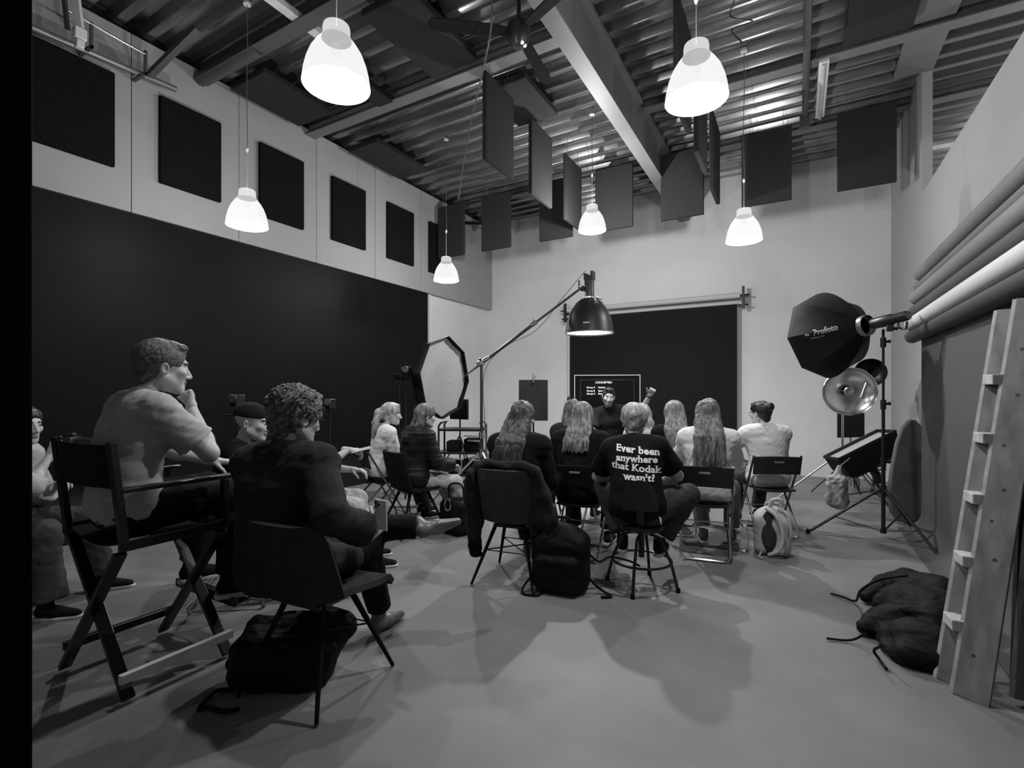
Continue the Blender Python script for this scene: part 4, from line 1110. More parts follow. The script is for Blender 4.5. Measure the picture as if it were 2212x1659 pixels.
def hair_short(L, Rm, s, h, thick=.010, curly=0.0, seed=1, low=-.075, fade=True):
    f = Field(.015 * s)
    f.ell(L(0, -.018, .040), np.array([.078 + thick, .100 + thick, .084 + thick]) * s, Rm)
    f.ell(L(0, .045, .098), np.array([.058, .045, .024]) * s, Rm, k=.02)
    f.rc(L(0, -.055, .0), L(0, -.062, low), .058 * s, .045 * s, k=.03)
    # carve away the face, ears, lower neck
    f.ell(L(0, .115, -.025), np.array([.09, .075, .085]) * s, Rm, op='s', k=.012)
    f.box(L(0, .12, -.08), np.array([.12, .09, .075]) * s, .01, Rm, op='s', k=.01)
    for q in (-1, 1): f.ell(L(q * .092, -.008, -.022), np.array([.022, .030, .036]) * s, Rm, op='s', k=.008)
    s_cut = [(L(0, 0, low - .02), -Rm[:, 2] * .8 - Rm[:, 1] * -.6)]
    f.cut = s_cut
    if curly: f.wrinkle(curly, 85 / s, seed, ridge=True); f.wrinkle(curly * .6, 45 / s, seed + 1)
    else: f.wrinkle(.0016, 150, seed, (1, .6, .5), ridge=True); f.wrinkle(.0035, 34, seed + 3)
    return f
def strands(f, L, s, paths, r0, r1):
    for p in paths: f.chain([L(*q) for q in p], list(np.linspace(r0, r1, len(p)) * s), k=.008)
def locks(paths, r, n=5):
    mb = MB()
    for p in paths:
        sp = spline(p, 4); m = len(sp)
        mb.tube(sp, [r * (.55 + .6 * math.sin(math.pi * min(1, .15 + i / m))) * (1 if i < m - 1 else .25) for i in range(m)], n)
    return mb
def hair_long(B, root, Hc, Rm, s, m, length=.34, spread=.085, seed=0, h=.008, side=0.0, back=.085, n=70, wave=.012, part=0.0, down=(0, 0, -1), face_open=True, gcl=.02, name='hair', clumps=True):
    rg = random.Random(seed)
    L = lambda x, y, z: Hc + Rm @ np.array([x, y, z]) * s
    dn = np.array(down, float)
    f = Field(.025 * s)
    f.ell(L(0, -.018, .038), np.array([.092, .112, .096]) * s, Rm)
    base = L(0, -back, -.02)
    top = L(0, -back, -.05)
    def fall(q, dist, off=0.0):
        # follow the back: below the neck the hair lies on the shirt
        p = top + dn * dist * s
        rel = (p - B.N) @ B.U2
        surf = B.N + B.U2 * rel
        yb = (surf[1] - (.120 + gcl) * B.k) if rel < -.02 else p[1]
        t = min(1, max(0, (.06 - rel) / .10))
        y = min(p[1], yb) if rel < .06 else p[1]
        y = p[1] * (1 - t) + min(p[1], surf[1] - (.118 + gcl) * B.k) * t
        w_ = .075 + (spread - .075) * min(1, dist / max(length, .01))
        return np.array([top[0] + q * w_ * s + side * dist / max(length, .01), y - off, p[2]])
    for q in (-1, -.35, .35, 1):
        a = L(q * .058, -.055, .0); b = fall(q, length * .4); c = fall(q, length)
        f.rc(a, b, .042 * s, .030 * s, k=.03); f.rc(b, c, .030 * s, .010 * s, k=.03)
    f.ell(L(0, .125, -.035), np.array([.085, .080, .095]) * s, Rm, op='s', k=.02)
    f.wrinkle(.005, 75, seed, (1, 1, .16), ridge=True); f.wrinkle(.006, 30, seed + 5, (1, 1, .4))
    parts = [f.mesh(h)]
    o = soft(name, parts, m, root)
    P = []
    for i in range(int(n * 2.2)):
        q = rg.uniform(-1, 1); w_ = rg.uniform(-1, 1); ph = rg.uniform(0, 6.28); t = rg.uniform(.5, 1.1)
        a = L(part + q * .03, -.03 - abs(q) * .03, .125 - .02 * q * q); a2 = L(q * .086, -.098 + .06 * abs(q), .06 + rg.uniform(-.02, .02))
        b = L(q * .092, -back - .03 + .05 * abs(q) ** 2, -.04)
        path = [a, a2, b]
        for e in (.25, .5, .75, 1.0):
            d = length * t * e
            p = fall(q * 1.05 + w_ * .30 * e, d, .026 - .014 * e + .004 * math.sin(ph * 3))
            p = p + np.array([wave * math.sin(ph + e * 7) * e, .3 * wave * math.cos(ph + e * 6), 0]); path.append(p)
        P.append(path)
    locks(P, .0055 * s, 4).build(name + '_locks', m, o)
    return o
# ================================================================== CHAIRS
def folding_chair(loc, rz, lb):
    t = thing('folding_chair', lb, 'chair', (loc[0], loc[1], 0), rz, 'folding chairs in the audience')
    w = .20
    def U(pts_side, bottom, name, m):
        pass
    # frame 1: back top down to the front feet;  frame 2: seat rear ... rear feet
    def loop(y0, z0, y1, z1, ww, nm, top=False, m='chrome'):
        p = []
        if top:
            p = [(-ww, y1, .03), (-ww, y0, z0 - .05), (-ww + .03, y0, z0), (ww - .03, y0, z0), (ww, y0, z0 - .05), (ww, y1, .03)]
        r_ = .011
        pts = [(-ww, y0, z0), (-ww, y1, z1 + .05), (-ww + .012, y1, z1 + .018), (-ww + .045, y1, z1), (ww - .045, y1, z1), (ww - .012, y1, z1 + .018), (ww, y1, z1 + .05), (ww, y0, z0)]
        MB().tube(pts, r_, 8).build(nm, M[m], t)
    loop(-.20, .78, .22, .012, w + .012, 'back_frame', m='chair_tube')
    loop(.15, .44, -.20, .012, w - .012, 'rear_leg_frame')
    MB().grid(lambda a, b: ((a - .5) * (.41 + .02), -.175 - .028 * math.cos((a - .5) * math.pi) + .0 - (b) * .042, .60 + b * .17 + .008 * math.cos((a - .5) * math.pi)), 14, 6, .012).build('backrest', M['black'], t)
    MB().box((-.045, -.245, .715), (.045, -.225, .735)).build('handle_slot', M['greymetal'], t, smooth=False, bevel=.006)
    MB().grid(lambda a, b: ((a - .5) * .38 * (1 - .1 * (1 - b)), -.19 + b * .39, .435 + .012 * (2 * a - 1) ** 2 + (.006 if b > .9 else 0)), 12, 10, -.014).build('seat', M['black'], t)
    MB().cyl((-w, .08, .012 + .25), (w, .08, .262), .006, n=8).build('cross_rod', M['chrome'], t)
    return t
M['chair_tube'] = mat('dark_chrome', .25, .25, metal=1.0)
def shell_chair(loc, rz, lb, m, sw=.25, bh=.40, arm=.06, legm='black_rough', seat=.45, flat=0.0, name='shell_chair', taper=.0):
    t = thing(name, lb, 'chair', (loc[0], loc[1], 0), rz, 'upholstered shell chairs')
    def prof_(v):      # v 0 front .. 1 top of the back
        if v < .5:
            q = v / .5; return (.23 - .43 * q, seat - .02 * math.sin(q * math.pi) - (.03 if q < .06 else 0))
        q = (v - .5) / .5
        return (-.20 - .035 * math.sin(q * 1.57) - .05 * q, seat + .0 + bh * q + .02 * 0)
    def sh(a, b):
        x = (a - .5) * 2; y_, z_ = prof_(b)
        wv = sw * (1 - .10 * max(0, (b - .5) * 2) ** 3 * (1 - flat)) * (1 - .12 * max(0, .2 - b) * 5)
        if b > .8: wv *= math.cos((b - .8) / .2 * (.75 - flat * .7)) ** .6 if b < 1 else math.cos(.75 - flat * .7) ** .6
        edge = abs(x) ** 3
        up_ = arm * edge * math.sin(min(1, max(0, b * 1.3)) * math.pi) * 1.0
        fw_ = .07 * edge * (1 if b > .5 else b * 2)
        return (x * wv, y_ + fw_, z_ + up_)
    MB().grid(sh, 24, 28, .028).build('shell', M[m], t, bevel=0)
    for sx in (-1, 1):
        for sy, nm in ((-1, 'leg'), (1, 'leg')):
            MB().tube([(sx * .11, sy * .09, seat - .035), (sx * .235, sy * .25, .006)], [.015, .009], 10).build(nm, M[legm], t)
    br = MB()
    for sx in (-1, 1): br.cyl((sx * .165, -.17, .24), (-sx * .165, .17, .24), .005, n=6)
    br.cyl((-.17, -.17, .24), (.17, -.17, .24), .004, n=6).cyl((-.17, .17, .24), (.17, .17, .24), .004, n=6)
    br.build('cross_brace', M['blackmetal'], t)
    MB().box((-.12, -.12, seat - .05), (.12, .12, seat - .03)).build('seat_bracket', M['blackmetal'], t, smooth=False)
    return t
def stool(loc, rz, lb, H=.46, r=.155, ring_z=.19, foot=.25, back=False, turn=0):
    t = thing('stool', lb, 'stool', (loc[0], loc[1], 0), rz)
    MB().lathe([(0, H), (r * .8, H), (r, H - .015), (r, H - .04), (r * .85, H - .055), (0, H - .055)], n=32).build('seat', M['black'], t)
    MB().cyl((0, 0, ring_z + .02), (0, 0, H - .05), .02).build('column', M['blackmetal'], t)
    for k in range(4):
        a = R(45 + turn + 90 * k); d = Vector((math.cos(a), math.sin(a), 0))
        lg = MB().tube([d * .05 + Vector((0, 0, H - .08)), d * .13 + Vector((0, 0, H - .10)), d * (foot * .82) + Vector((0, 0, ring_z)), d * foot + Vector((0, 0, .012))], .011, 8).build('leg', M['blackmetal'], t)
        MB().cyl(d * foot, d * foot + Vector((0, 0, .03)), .015).build('rubber_foot', M['black_rough'], lg)
    rr = foot * .82
    MB().tube([(rr * math.cos(2 * math.pi * k / 40), rr * math.sin(2 * math.pi * k / 40), ring_z) for k in range(40)], .009, 8, closed=True).build('foot_ring', M['blackmetal'], t)
    if back:
        MB().grid(lambda a, b: (.14 * math.sin((a - .5) * 2.0) * (1 - .25 * b * b), -.265 + .05 * (1 - math.cos((a - .5) * 2)), H + .13 + .155 * b + .05 * math.cos((a - .5) * 3) * b), 16, 8, .02).build('backrest', M['black'], t)
        MB().bar((0, -.10, H - .04), (0, -.25, H + .15), .05, .01, up=(0, 1, 0)).build('back_support', M['blackmetal'], t)
    return t
def director_chair(loc, rz, lb):
    t = thing('director_chair', lb, 'chair', (loc[0], loc[1], 0), rz)
    Z = .72; w = .29; dp = .22
    for sx in (-1, 1):
        MB().bar((sx * w, -dp, Z - .03), (sx * w, -dp - .05, 1.16), .028, .045, up=(1, 0, 0)).build('back_post', M['blackwood'], t, smooth=False, bevel=.003)
        MB().bar((sx * w, dp, Z - .03), (sx * w, dp, .93), .028, .04, up=(1, 0, 0)).build('arm_post', M['blackwood'], t, smooth=False, bevel=.003)
        MB().bar((sx * w, -dp - .02, .945), (sx * w, dp + .07, .945), .055, .02).build('armrest', M['blackwood'], t, smooth=False, bevel=.004)
        MB().bar((sx * w, -dp - .02, Z - .02), (sx * w, dp + .02, Z - .02), .03, .045).build('seat_rail', M['blackwood'], t, smooth=False, bevel=.003)
        MB().bar((sx * w, -dp - .02, .12), (sx * w, dp + .04, .12), .03, .04).build('foot_rail', M['offwhite' if sx > 0 else 'blackwood'], t, smooth=False, bevel=.003)  # black rail; right one coloured pale to carry the light reflecting off it
        for sy in (-1, 1):
            MB().box((sx * w - .012, sy * dp * .8 - .05, Z + .004), (sx * w + .012, sy * dp * .8 + .05, Z + .010)).build('hinge_plate', M['chrome'], t, smooth=False)
    for sy in (-1, 1):
        for sx in (-1, 1):
            MB().bar((-sx * w, sy * dp + sx * .016, Z - .05), (sx * w, sy * dp + sx * .016, .02), .024, .05, up=(0, 1, 0)).build('crossed_leg', M['blackwood'], t, smooth=False, bevel=.003)
    MB().bar((-w, dp + .06, .27), (w, dp + .06, .27), .02, .045).bar((-w + .02, dp + .11, .255), (w - .02, dp + .11, .255), .07, .015).build('footrest', M['blackwood'], t, smooth=False, bevel=.003)
    MB().grid(lambda a, b: ((a - .5) * 2 * w, -dp - .035 - .035 * math.sin(a * math.pi) - .03 * b * .5, .955 + .19 * b), 16, 6, .006).build('back_canvas', M['black_fab'], t)
    MB().grid(lambda a, b: ((a - .5) * 2 * w, -dp + b * 2 * dp, Z - .01 - .045 * math.sin(a * math.pi)), 16, 10, -.006).build('seat_canvas', M['black_fab'], t)
    return t
M['blackwood'] = mat('black_painted_wood', .008, .35)

def w2l(root, rz, p, s=1):
    d = Vector((p[0] - root[0], p[1] - root[1], p[2])); c_, s_ = math.cos(-rz), math.sin(-rz)
    return np.array([d.x * c_ - d.y * s_, d.x * s_ + d.y * c_, d.z])
def new_person(lb, root, rz):
    return thing('person', lb, 'person', (root[0], root[1], 0), rz)
def skin_body(t, B, h, hands=(), face=True, fem=False, hh=.006, torso=True, arm_n=(2, 2), head_s=1.0, hh2=.0035, leg=False, skin='skin', beard=False):
    parts = []
    f = Field(.04)
    if torso: B.torso(f, -.010, low=True)
    B.arms(f, -.002, *arm_n)
    if leg: B.legs(f, -.006)
    parts.append(f.mesh(h))
    hs = head_s * B.k
    hf, L = head_field(B.H, B.HR, hs, fem)
    parts.append(hf.mesh(hh))
    for kw in hands:
        g = Field(.01); hand(g, **kw); parts.append(g.mesh(hh2))
    mats = [M[skin]] + SKINS()[1:]
    o = soft('body', parts, None, t, mats=mats, matfn=face_mats(L, B.HR, B.H, hs, beard))
    return L, hs
def top_mesh(t, B, h, m, g=.010, l=.55, r=.55, loose=.012, wr=.004, hem=-.02, hood=False, collar=True, name='shirt', bust=False, extra=None, neck_cut=.045, boxy=.0):
    f = Field(.05)
    B.torso(f, g, neck=False, bust=bust); B.arms(f, g * .8, l, r, loose=loose)
    if boxy: f.rc(B.P + B.U * .05, B.C, .11 * B.k + g + boxy, .10 * B.k + g + boxy, k=.05)
    if collar: f.rc(B.N - B.F2 * .012 - B.U2 * .03, B.N + B.U2 * .012, .066 * B.k + g * .4, .062 * B.k + g * .4, k=.02)
    if extra: extra(f)
    if wr:
        f.wrinkle(wr * .5, 13, 3, (1, .6, 2.2), ridge=True); f.wrinkle(wr * .35, 38, 5, (.7, 1, 1.6), ridge=True)
    cuts = [(B.P + B.U * hem, -B.U)]
    nk = B.N + B.U2 * neck_cut * B.k
    o = soft(name, [f.mesh(h, cuts=cuts + [(nk, nv(B.U2 + B.F2 * .35))])], m, t)
    return o
def leg_mesh(t, B, h, m, g=.010, flare=.015, n=1.9, wr=.004, name='trousers', wide=1.0):
    f = Field(.05)
    f.rc(B.P - B.X * .07 * B.k, B.P + B.X * .07 * B.k, .106 * B.k + g * .3)
    f.rc(B.P, B.P + B.U * .06, .105 * B.k, .09 * B.k)
    B.legs(f, g, n, flare, wide)
    if wr: f.wrinkle(wr * .6, 26, 8, (1, 1.5, 1.6), ridge=True)
    return soft(name, [f.mesh(h)], m, t)
def shoes(t, B, m, h=.008, sole='sole', yl=None, yr=None, pointy=False, which=(1, 1), high=0.0, k=None, upl=(0, 0, 1), upr=(0, 0, 1)):
    kk = k or B.k
    if which[0]: shoe(t, B.AL, yl if yl is not None else (-.1, 1, 0), kk, M[m], sole, upl, h, pointy=pointy, high=high)
    if which[1]: shoe(t, B.AR, yr if yr is not None else (.1, 1, 0), kk, M[m], sole, upr, h, pointy=pointy, high=high)
def glasses(t, L, hs, m='black'):
    mb = MB()
    for q in (-1, 1):
        mb.tube([L(q * .031 + .023 * math.cos(a), .104 - .012 * abs(math.cos(a)) * 0, .001 + .019 * math.sin(a)) for a in [2 * math.pi * i / 20 for i in range(20)]], .0016 * hs, 6, closed=True)
        mb.tube([L(q * .054, .102, .006), L(q * .082, .06, .006), L(q * .086, -.005, .002), L(q * .082, -.02, -.015)], .0018 * hs, 6)
    mb.tube([L(-.008, .106, .004), L(0, .108, .008), L(.008, .106, .004)], .0016 * hs, 6)
    mb.build('glasses', M[m], t)
def short_hair(t, L, B, hs, h, m, **kw):
    f = hair_short(L, B.HR, hs, h, **kw)
    return soft('hair', [f.mesh(h, cuts=f.cut)], m, t)

# ================================================================== PEOPLE
# ---- man on the tall director's chair, chin on fist
def do_director_man():
    root = (-2.85, 1.27); rz = R(-4)
    director_chair(root, 0, 'tall black director chair under the man in the grey t-shirt')
    t = new_person('man in light grey t-shirt on the tall chair, chin on his fist', root, rz)
    kwm = dict(pel=(0, -.09, .81), lean=-4, stoop=18, head=(-8, 6, 0), scale=1.06)
    B0 = Body(**kwm); ch = B0.H + B0.HR @ np.array([.0, .095, -.125]) * 1.06
    B = Body(**kwm,
             rtgt=ch + np.array([.075, .03, -.075]), rhint=(.45, .5, -1), ltgt=(-.10, .36, .98), lhint=(-1, -.2, -.4),
             lfoot=(-.20, .30, .385), rfoot=(.20, .31, .385), lk=(-.1, 1, .6), rk=(.1, 1, .6), hf=.015)
    # fist under the chin
    chin = B.H + B.HR @ np.array([.005, .085, -.125]) * 1.06
    fw = nv(chin - B.WR + np.array([-.02, .02, .0]))
    L, hs = skin_body(t, B, .009, hands=[dict(wrist=B.WR, fwd=nv(np.array([-.35, .10, 1.0])), palm_n=(-.5, -.85, .0), thumb=(-.8, .5, .2), s=1.06, fist=True, thumb_curl=30),
                                     dict(wrist=B.WL, fwd=(.6, .7, -.1), palm_n=(0, 0, -1), thumb=(.6, -.6, .2), s=1.02, curl=(18, 20, 12))], hh=.0045, head_s=1.03)
    top_mesh(t, B, .008, M['shirt_grey'], g=.014, l=.72, r=.72, loose=.028, wr=.008, hem=-.06, name='tshirt')
    leg_mesh(t, B, .010, M['trouser'], g=.018, flare=.014, n=1.92)
    shoes(t, B, 'black_fab', .006, k=1.05, yl=(.35, 1, 0), yr=(.45, 1, 0))
    short_hair(t, L, B, hs, .0045, M['hair_grey'], thick=.008, low=-.055)
do_director_man()

# ---- partly hidden person at far left
def do_left_person():
    root = (-4.42, 1.10); rz = R(-45)
    folding_chair(root, rz, 'folding chair of the person at the far left beside the flat')
    t = new_person('seated person at far left edge in loose grey clothes raising a camera', root, rz)
    B = Body(pel=(0, -.02, .52), lean=8, scale=1.0, head=(-25, 4, 0), rtgt=(.05, .33, .98), rhint=(.9, -.1, -.8), ltgt=(-.02, .36, .80), lfoot=(-.2, .5, .09), rfoot=(.25, .42, .09), fem=True)
    L, hs = skin_body(t, B, .013, hands=[dict(wrist=B.WR, fwd=(-.3, .2, 1), palm_n=(-.6, .4, 0), thumb=(-.4, -1, 0), curl=(35, 35, 20)), dict(wrist=B.WL, fwd=(.8, .5, .1), palm_n=(0, 0, -1), thumb=(.5, -.5, .3))], hh=.007, hh2=.005)
    top_mesh(t, B, .012, M['shirt_grey'], g=.02, l=1.3, r=1.25, loose=.03, wr=.007, name='blouse')
    leg_mesh(t, B, .012, M['denim'], g=.03, flare=.03, wr=.008)
    shoes(t, B, 'black_fab', .01)
    hair_long(B, t, B.H, B.HR, hs, M['hair_dark'], length=.10, spread=.06, seed=2, h=.009, n=30)
    c = B.WR + np.array([-.08, .07, .06])
    w_ = np.array([math.cos(rz) * c[0] - math.sin(rz) * c[1] + root[0], math.sin(rz) * c[0] + math.cos(rz) * c[1] + root[1], c[2]])
    tc = thing('camera', 'dark camera held up by the person at the far left edge', 'camera', w_, rz)
    MB().cbox((0, 0, 0), (.13, .06, .09)).cbox((0, 0, .055), (.05, .05, .03)).build('camera_body', M['black'], tc, bevel=.008)
    MB().lathe([(0, 0), (.035, 0), (.037, .05), (.032, .09), (0, .085)], TR((0, .03, 0), (R(-90), 0, 0)), 20).build('lens', M['black'], tc)
    MB().cbox((.035, -.03, .05), (.04, .01, .012)).build('dial', M['chrome'], tc)
do_left_person()

# ---- curly haired man in the foreground
def do_curly():
    root = (-2.10, 1.53); rz = R(8)
    shell_chair((-1.97, 1.60), R(5.5), 'dark upholstered shell chair in the left foreground under the curly haired man', 'upholstery', sw=.275, bh=.36, arm=.05)
    t = new_person('curly haired man in dark shirt with legs crossed, holding a phone', root, rz)
    B = Body(pel=(-.02, -.02, .545), lean=-4, stoop=14, side=-3, twist=6, head=(-12, 12, 0), scale=1.07, sh=1.0,
             rtgt=w2l(root, rz, at(803, 1152, 2.36)), rhint=(.7, -1, -.6), ltgt=(-.10, .38, .66), lhint=(-1, -.3, -.5),
             rfoot=(.10, .57, .10), rk=(.1, .7, 1), lfoot=(.36, .62, .62), lk=(-1, .5, .15))
    ph = B.WR + np.array([.0, .07, .03])
    L, hs = skin_body(t, B, .010, hands=[dict(wrist=B.WR, fwd=nv((-.05, 1, .35)), palm_n=(-1, .1, .1), thumb=(0, -.3, 1), s=1.05, curl=(30, 45, 30), thumb_curl=10),
                                     dict(wrist=B.WL, fwd=(.8, .6, -.1), palm_n=(0, 0, -1), thumb=(.5, -.5, .2), s=1.02)], hh=.0045, head_s=1.04)
    def ex(f):      # loose overshirt bottom that drapes over the seat
        f.rc(B.P + np.array([.10, .0, .02]), B.P + np.array([.20, .22, -.0]), .10, .07, k=.06)
        f.rc(B.P + np.array([-.05, -.08, .0]), B.P + np.array([.17, -.05, .02]), .09, .08, k=.06)
    top_mesh(t, B, .009, M['shirt_dark'], g=.028, l=1.85, r=1.80, loose=.022, wr=.008, hem=-.09, name='overshirt', extra=ex, boxy=.02)
    leg_mesh(t, B, .010, M['trouser'], g=.016, flare=.008, n=1.88)
    sh_m = 'leather'
    shoe(t, B.AR, (.1, 1, 0), 1.06, M[sh_m], None, (0, 0, 1), .005, pointy=True, high=.03)
    shoe(t, B.AL, (.50, .85, .12), 1.06, M[sh_m], None, nv(B.KL - B.AL), .005, pointy=True, high=.03)
    f = hair_short(L, B.HR, hs, .005, thick=.020, curly=.009, seed=4, low=-.06)
    rg = random.Random(3)
    parts = [f.mesh(.0045, cuts=f.cut)]
    hr = soft('hair', parts, M['hair_curly'], t)
    mb = MB()
    for i in range(260):
        u_ = rg.uniform(0, 2 * math.pi); z_ = rg.uniform(-.15, 1); r_ = math.sqrt(max(0, 1 - z_ * z_))
        p = np.array([r_ * math.cos(u_) * .098, -.020 + r_ * math.sin(u_) * .118, .042 + z_ * .104])
        if p[1] > .05 and p[2] < .075: continue
        c = L(*p); n_ = nv(c - L(0, -.02, .03)); t1 = nv(np.cross(n_, [rg.uniform(-1, 1), rg.uniform(-1, 1), rg.uniform(-1, 1)])); t2 = np.cross(n_, t1)
        rr = rg.uniform(.007, .013)
        pts = [c + t1 * rr * math.cos(a) + t2 * rr * math.sin(a) + n_ * (a / 7 * .010 - .003) for a in [q * .75 for q in range(rg.randint(6, 11))]]
        mb.tube(pts, .0026, 5)
    mb.build('curls', M['hair_curly'], hr)
    glasses(t, L, hs)
    p = ph
    tp = thing('phone', 'white phone held upright in the curly haired man\'s hand', 'phone', at(823, 1112, 2.36), 0); tp.rotation_euler = (R(6), R(4), R(2))
    MB().box((-.036, -.004, -.075), (.036, .004, .075)).build('phone_body', M['white'], tp, bevel=.003, smooth=False)
    MB().box((-.034, -.0062, .030), (.004, -.004, .070)).build('camera_bump', M['white'], tp, bevel=.002, smooth=False)
    for a, b in ((-.024, .060), (-.024, .040), (-.006, .050)): MB().cyl((a, -.0062, b), (a, -.0085, b), .0075).build('camera_lens', M['black'], tp)
do_curly()

# ---- man with cap behind him
def do_cap():
    root = (-3.24, 1.93); rz = R(-42)
    folding_chair(root, rz, 'folding chair under the man with the cap behind the curly haired man')
    t = new_person('man with dark cap half hidden behind the curly haired man', root, rz)
    B = Body(pel=(0, -.03, .52), lean=4, scale=1.0, head=(-10, 8, 0), rtgt=(.08, .48, .93), rhint=(.8, -.1, -1), ltgt=(-.1, .42, .72), lfoot=(-.15, .55, .09), rfoot=(.15, .60, .09))
    L, hs = skin_body(t, B, .012, hands=[dict(wrist=B.WR, fwd=(-.2, 1, -.05), palm_n=(-.3, 0, -1), thumb=(-1, 0, 0), curl=(20, 25, 15)), dict(wrist=B.WL, fwd=(.3, 1, -.1), palm_n=(0, 0, -1), thumb=(1, 0, 0))], hh=.006, hh2=.005)
    top_mesh(t, B, .011, M['shirt_black'], l=.55, r=.55, name='tshirt')
    leg_mesh(t, B, .012, M['trouser'], g=.016, n=1.9, flare=.02)
    shoes(t, B, 'black_fab', .009)
    f = Field(.01); f.ell(L(0, -.015, .05), np.array([.086, .108, .085]) * hs, B.HR, clip=[(L(0, 0, .035), -B.HR[:, 2])])
    f.ell(L(0, -.125, .035), np.array([.062, .075, .008]) * hs, B.HR @ rotm(14), k=.006)
    soft('cap', [f.mesh(.006)], M['black_fab'], t)
do_cap()

def do_notes():
    root = (-3.40, 2.58); rz = R(-46)
    folding_chair(root, rz, 'folding chair hidden behind the curly haired man')
    t = new_person('person in light trousers hidden behind the curly haired man, holding a sheet', root, rz)
    B = Body(pel=(0, -.0, .52), lean=-12, scale=.98, head=(0, 6, 0), rtgt=(.06, .36, .92), rhint=(.8, -.1, -1), ltgt=(-.1, .38, .74), lfoot=(-.12, .52, .09), rfoot=(.15, .56, .09))
    L, hs = skin_body(t, B, .012, hands=[dict(wrist=B.WR, fwd=(-.2, 1, -.15), palm_n=(-.3, 0, -1), thumb=(-1, 0, 0), curl=(35, 35, 20)), dict(wrist=B.WL, fwd=(.3, 1, -.1), palm_n=(0, 0, -1), thumb=(1, 0, 0))], hh=.007, hh2=.005)
    top_mesh(t, B, .011, M['shirt_dark'], l=.6, r=.6, name='tshirt')
    leg_mesh(t, B, .010, M['denim_l'], g=.020, n=1.9, flare=.02, wr=.008)
    shoes(t, B, 'black_fab', .009)
    short_hair(t, L, B, hs, .006, M['hair_brown'], thick=.010, low=-.06)
    c = B.WR + np.array([-.05, .10, -.02]); c_, s_ = math.cos(rz), math.sin(rz)
    q = thing('paper_sheet', 'pale sheet held up right beside the curly haired man\'s shoulder', 'paper', (root[0] + c_ * c[0] - s_ * c[1], root[1] + s_ * c[0] + c_ * c[1], c[2]), rz)
    MB().grid(lambda a, b: ((a - .5) * .20, (b - .5) * .14, .012 * math.sin(a * 3) + .03 * b), 8, 6, .002).build('sheet', M['paper_l'], q)
do_notes()

def audience(lb, root, rz, chair=None, **kw):
    t = new_person(lb, root, rz)
    B = Body(**kw)
    return t, B
# ---- ponytail woman in white blouse
def do_pony():
    root = (-3.86, 3.93); rz = R(-30)
    folding_chair(root, rz, 'folding chair of the ponytail woman at the left of the audience')
    t, B = audience('woman with blond ponytail in a white blouse, seen in profile', root, rz, pel=(0, -.02, .52), lean=2, stoop=10, head=(-6, 6, 0), scale=.95, fem=True,
                    rtgt=(.15, .32, .60), ltgt=(-.08, .35, .60), lfoot=(-.12, .50, .09), rfoot=(.12, .46, .09))
    L, hs = skin_body(t, B, .013, hands=[dict(wrist=B.WR, fwd=(-.4, 1, -.2), palm_n=(0, 0, -1), thumb=(-1, 0, 0)), dict(wrist=B.WL, fwd=(.3, 1, -.1), palm_n=(0, 0, -1), thumb=(1, 0, 0))], hh=.006, hh2=.005, fem=True)
    top_mesh(t, B, .010, M['shirt_white'], g=.018, l=1.7, r=1.7, loose=.028, wr=.007, name='blouse', bust=True)
    leg_mesh(t, B, .012, M['denim'], g=.010, n=1.9)
    shoes(t, B, 'black_fab', .01)
    f = hair_short(L, B.HR, hs, .006, thick=.010, low=-.04)
    f.chain([L(0, -.10, .03), L(0, -.14, .0), L(0, -.165, -.12), L(.0, -.17, -.26)], [.035 * hs, .045 * hs, .040 * hs, .015 * hs], k=.015)
    o = soft('hair', [f.mesh(.006, cuts=None)], M['hair_blond'], t)
    P = [[L(rgx * .02, -.12, .02), L(rgx * .05, -.16, -.05), L(rgx * .05, -.185, -.16), L(rgx * .03, -.18, -.27 - .03 * abs(rgx))] for rgx in (-1, -.7, -.4, -.1, .2, .5, .8, 1)]
    locks(P, .009).build('ponytail_locks', M['hair_blond'], o)
    MB().tube([L(.03 * math.cos(a), -.115 + .012 * math.sin(a), .01 + .03 * math.sin(a)) for a in [2 * math.pi * i / 16 for i in range(16)]], .008, 6, closed=True).build('hair_tie', M['black_fab'], o)
do_pony()
# ---- hooded jacket woman
def do_hood():
    root = (-3.30, 3.80); rz = R(-22)
    shell_chair(root, rz, 'dark chair under the person in the hooded puffer jacket', 'black_fab', sw=.22, bh=.36, arm=.0, flat=1.0)
    t, B = audience('person in dark hooded puffer jacket and light trousers', root, rz, pel=(0, -.02, .52), lean=4, stoop=10, head=(-8, 8, 0), scale=.95, fem=True,
                    rtgt=(.12, .36, .64), ltgt=(-.08, .37, .64), lfoot=(-.05, .52, .10), rfoot=(.16, .50, .09))
    L, hs = skin_body(t, B, .013, hands=[dict(wrist=B.WR, fwd=(-.4, 1, -.2), palm_n=(0, 0, -1), thumb=(-1, 0, 0)), dict(wrist=B.WL, fwd=(.3, 1, -.1), palm_n=(0, 0, -1), thumb=(1, 0, 0))], hh=.007, hh2=.005, fem=True)
    def ex(f):
        f.chain([B.N + np.array([-.09, -.03, .0]), B.N + np.array([-.06, -.10, -.05]), B.N + np.array([0, -.125, -.07]), B.N + np.array([.06, -.10, -.05]), B.N + np.array([.09, -.03, .0])], [.035, .045, .055, .045, .035], k=.03)
        f.wrinkle(.005, 10, 2, (.25, .25, 8.0), ridge=True)
    top_mesh(t, B, .011, M['puffer'], g=.035, l=1.92, r=1.92, loose=.02, wr=.003, hem=-.10, name='jacket', extra=ex)
    leg_mesh(t, B, .011, M['denim_l'], g=.016, n=1.9, flare=.02, wr=.006)
    shoes(t, B, 'black_fab', .01)
    hair_long(B, t, B.H, B.HR, hs, M['hair_mid'], length=.12, spread=.06, seed=5, h=.007, n=45)
do_hood()
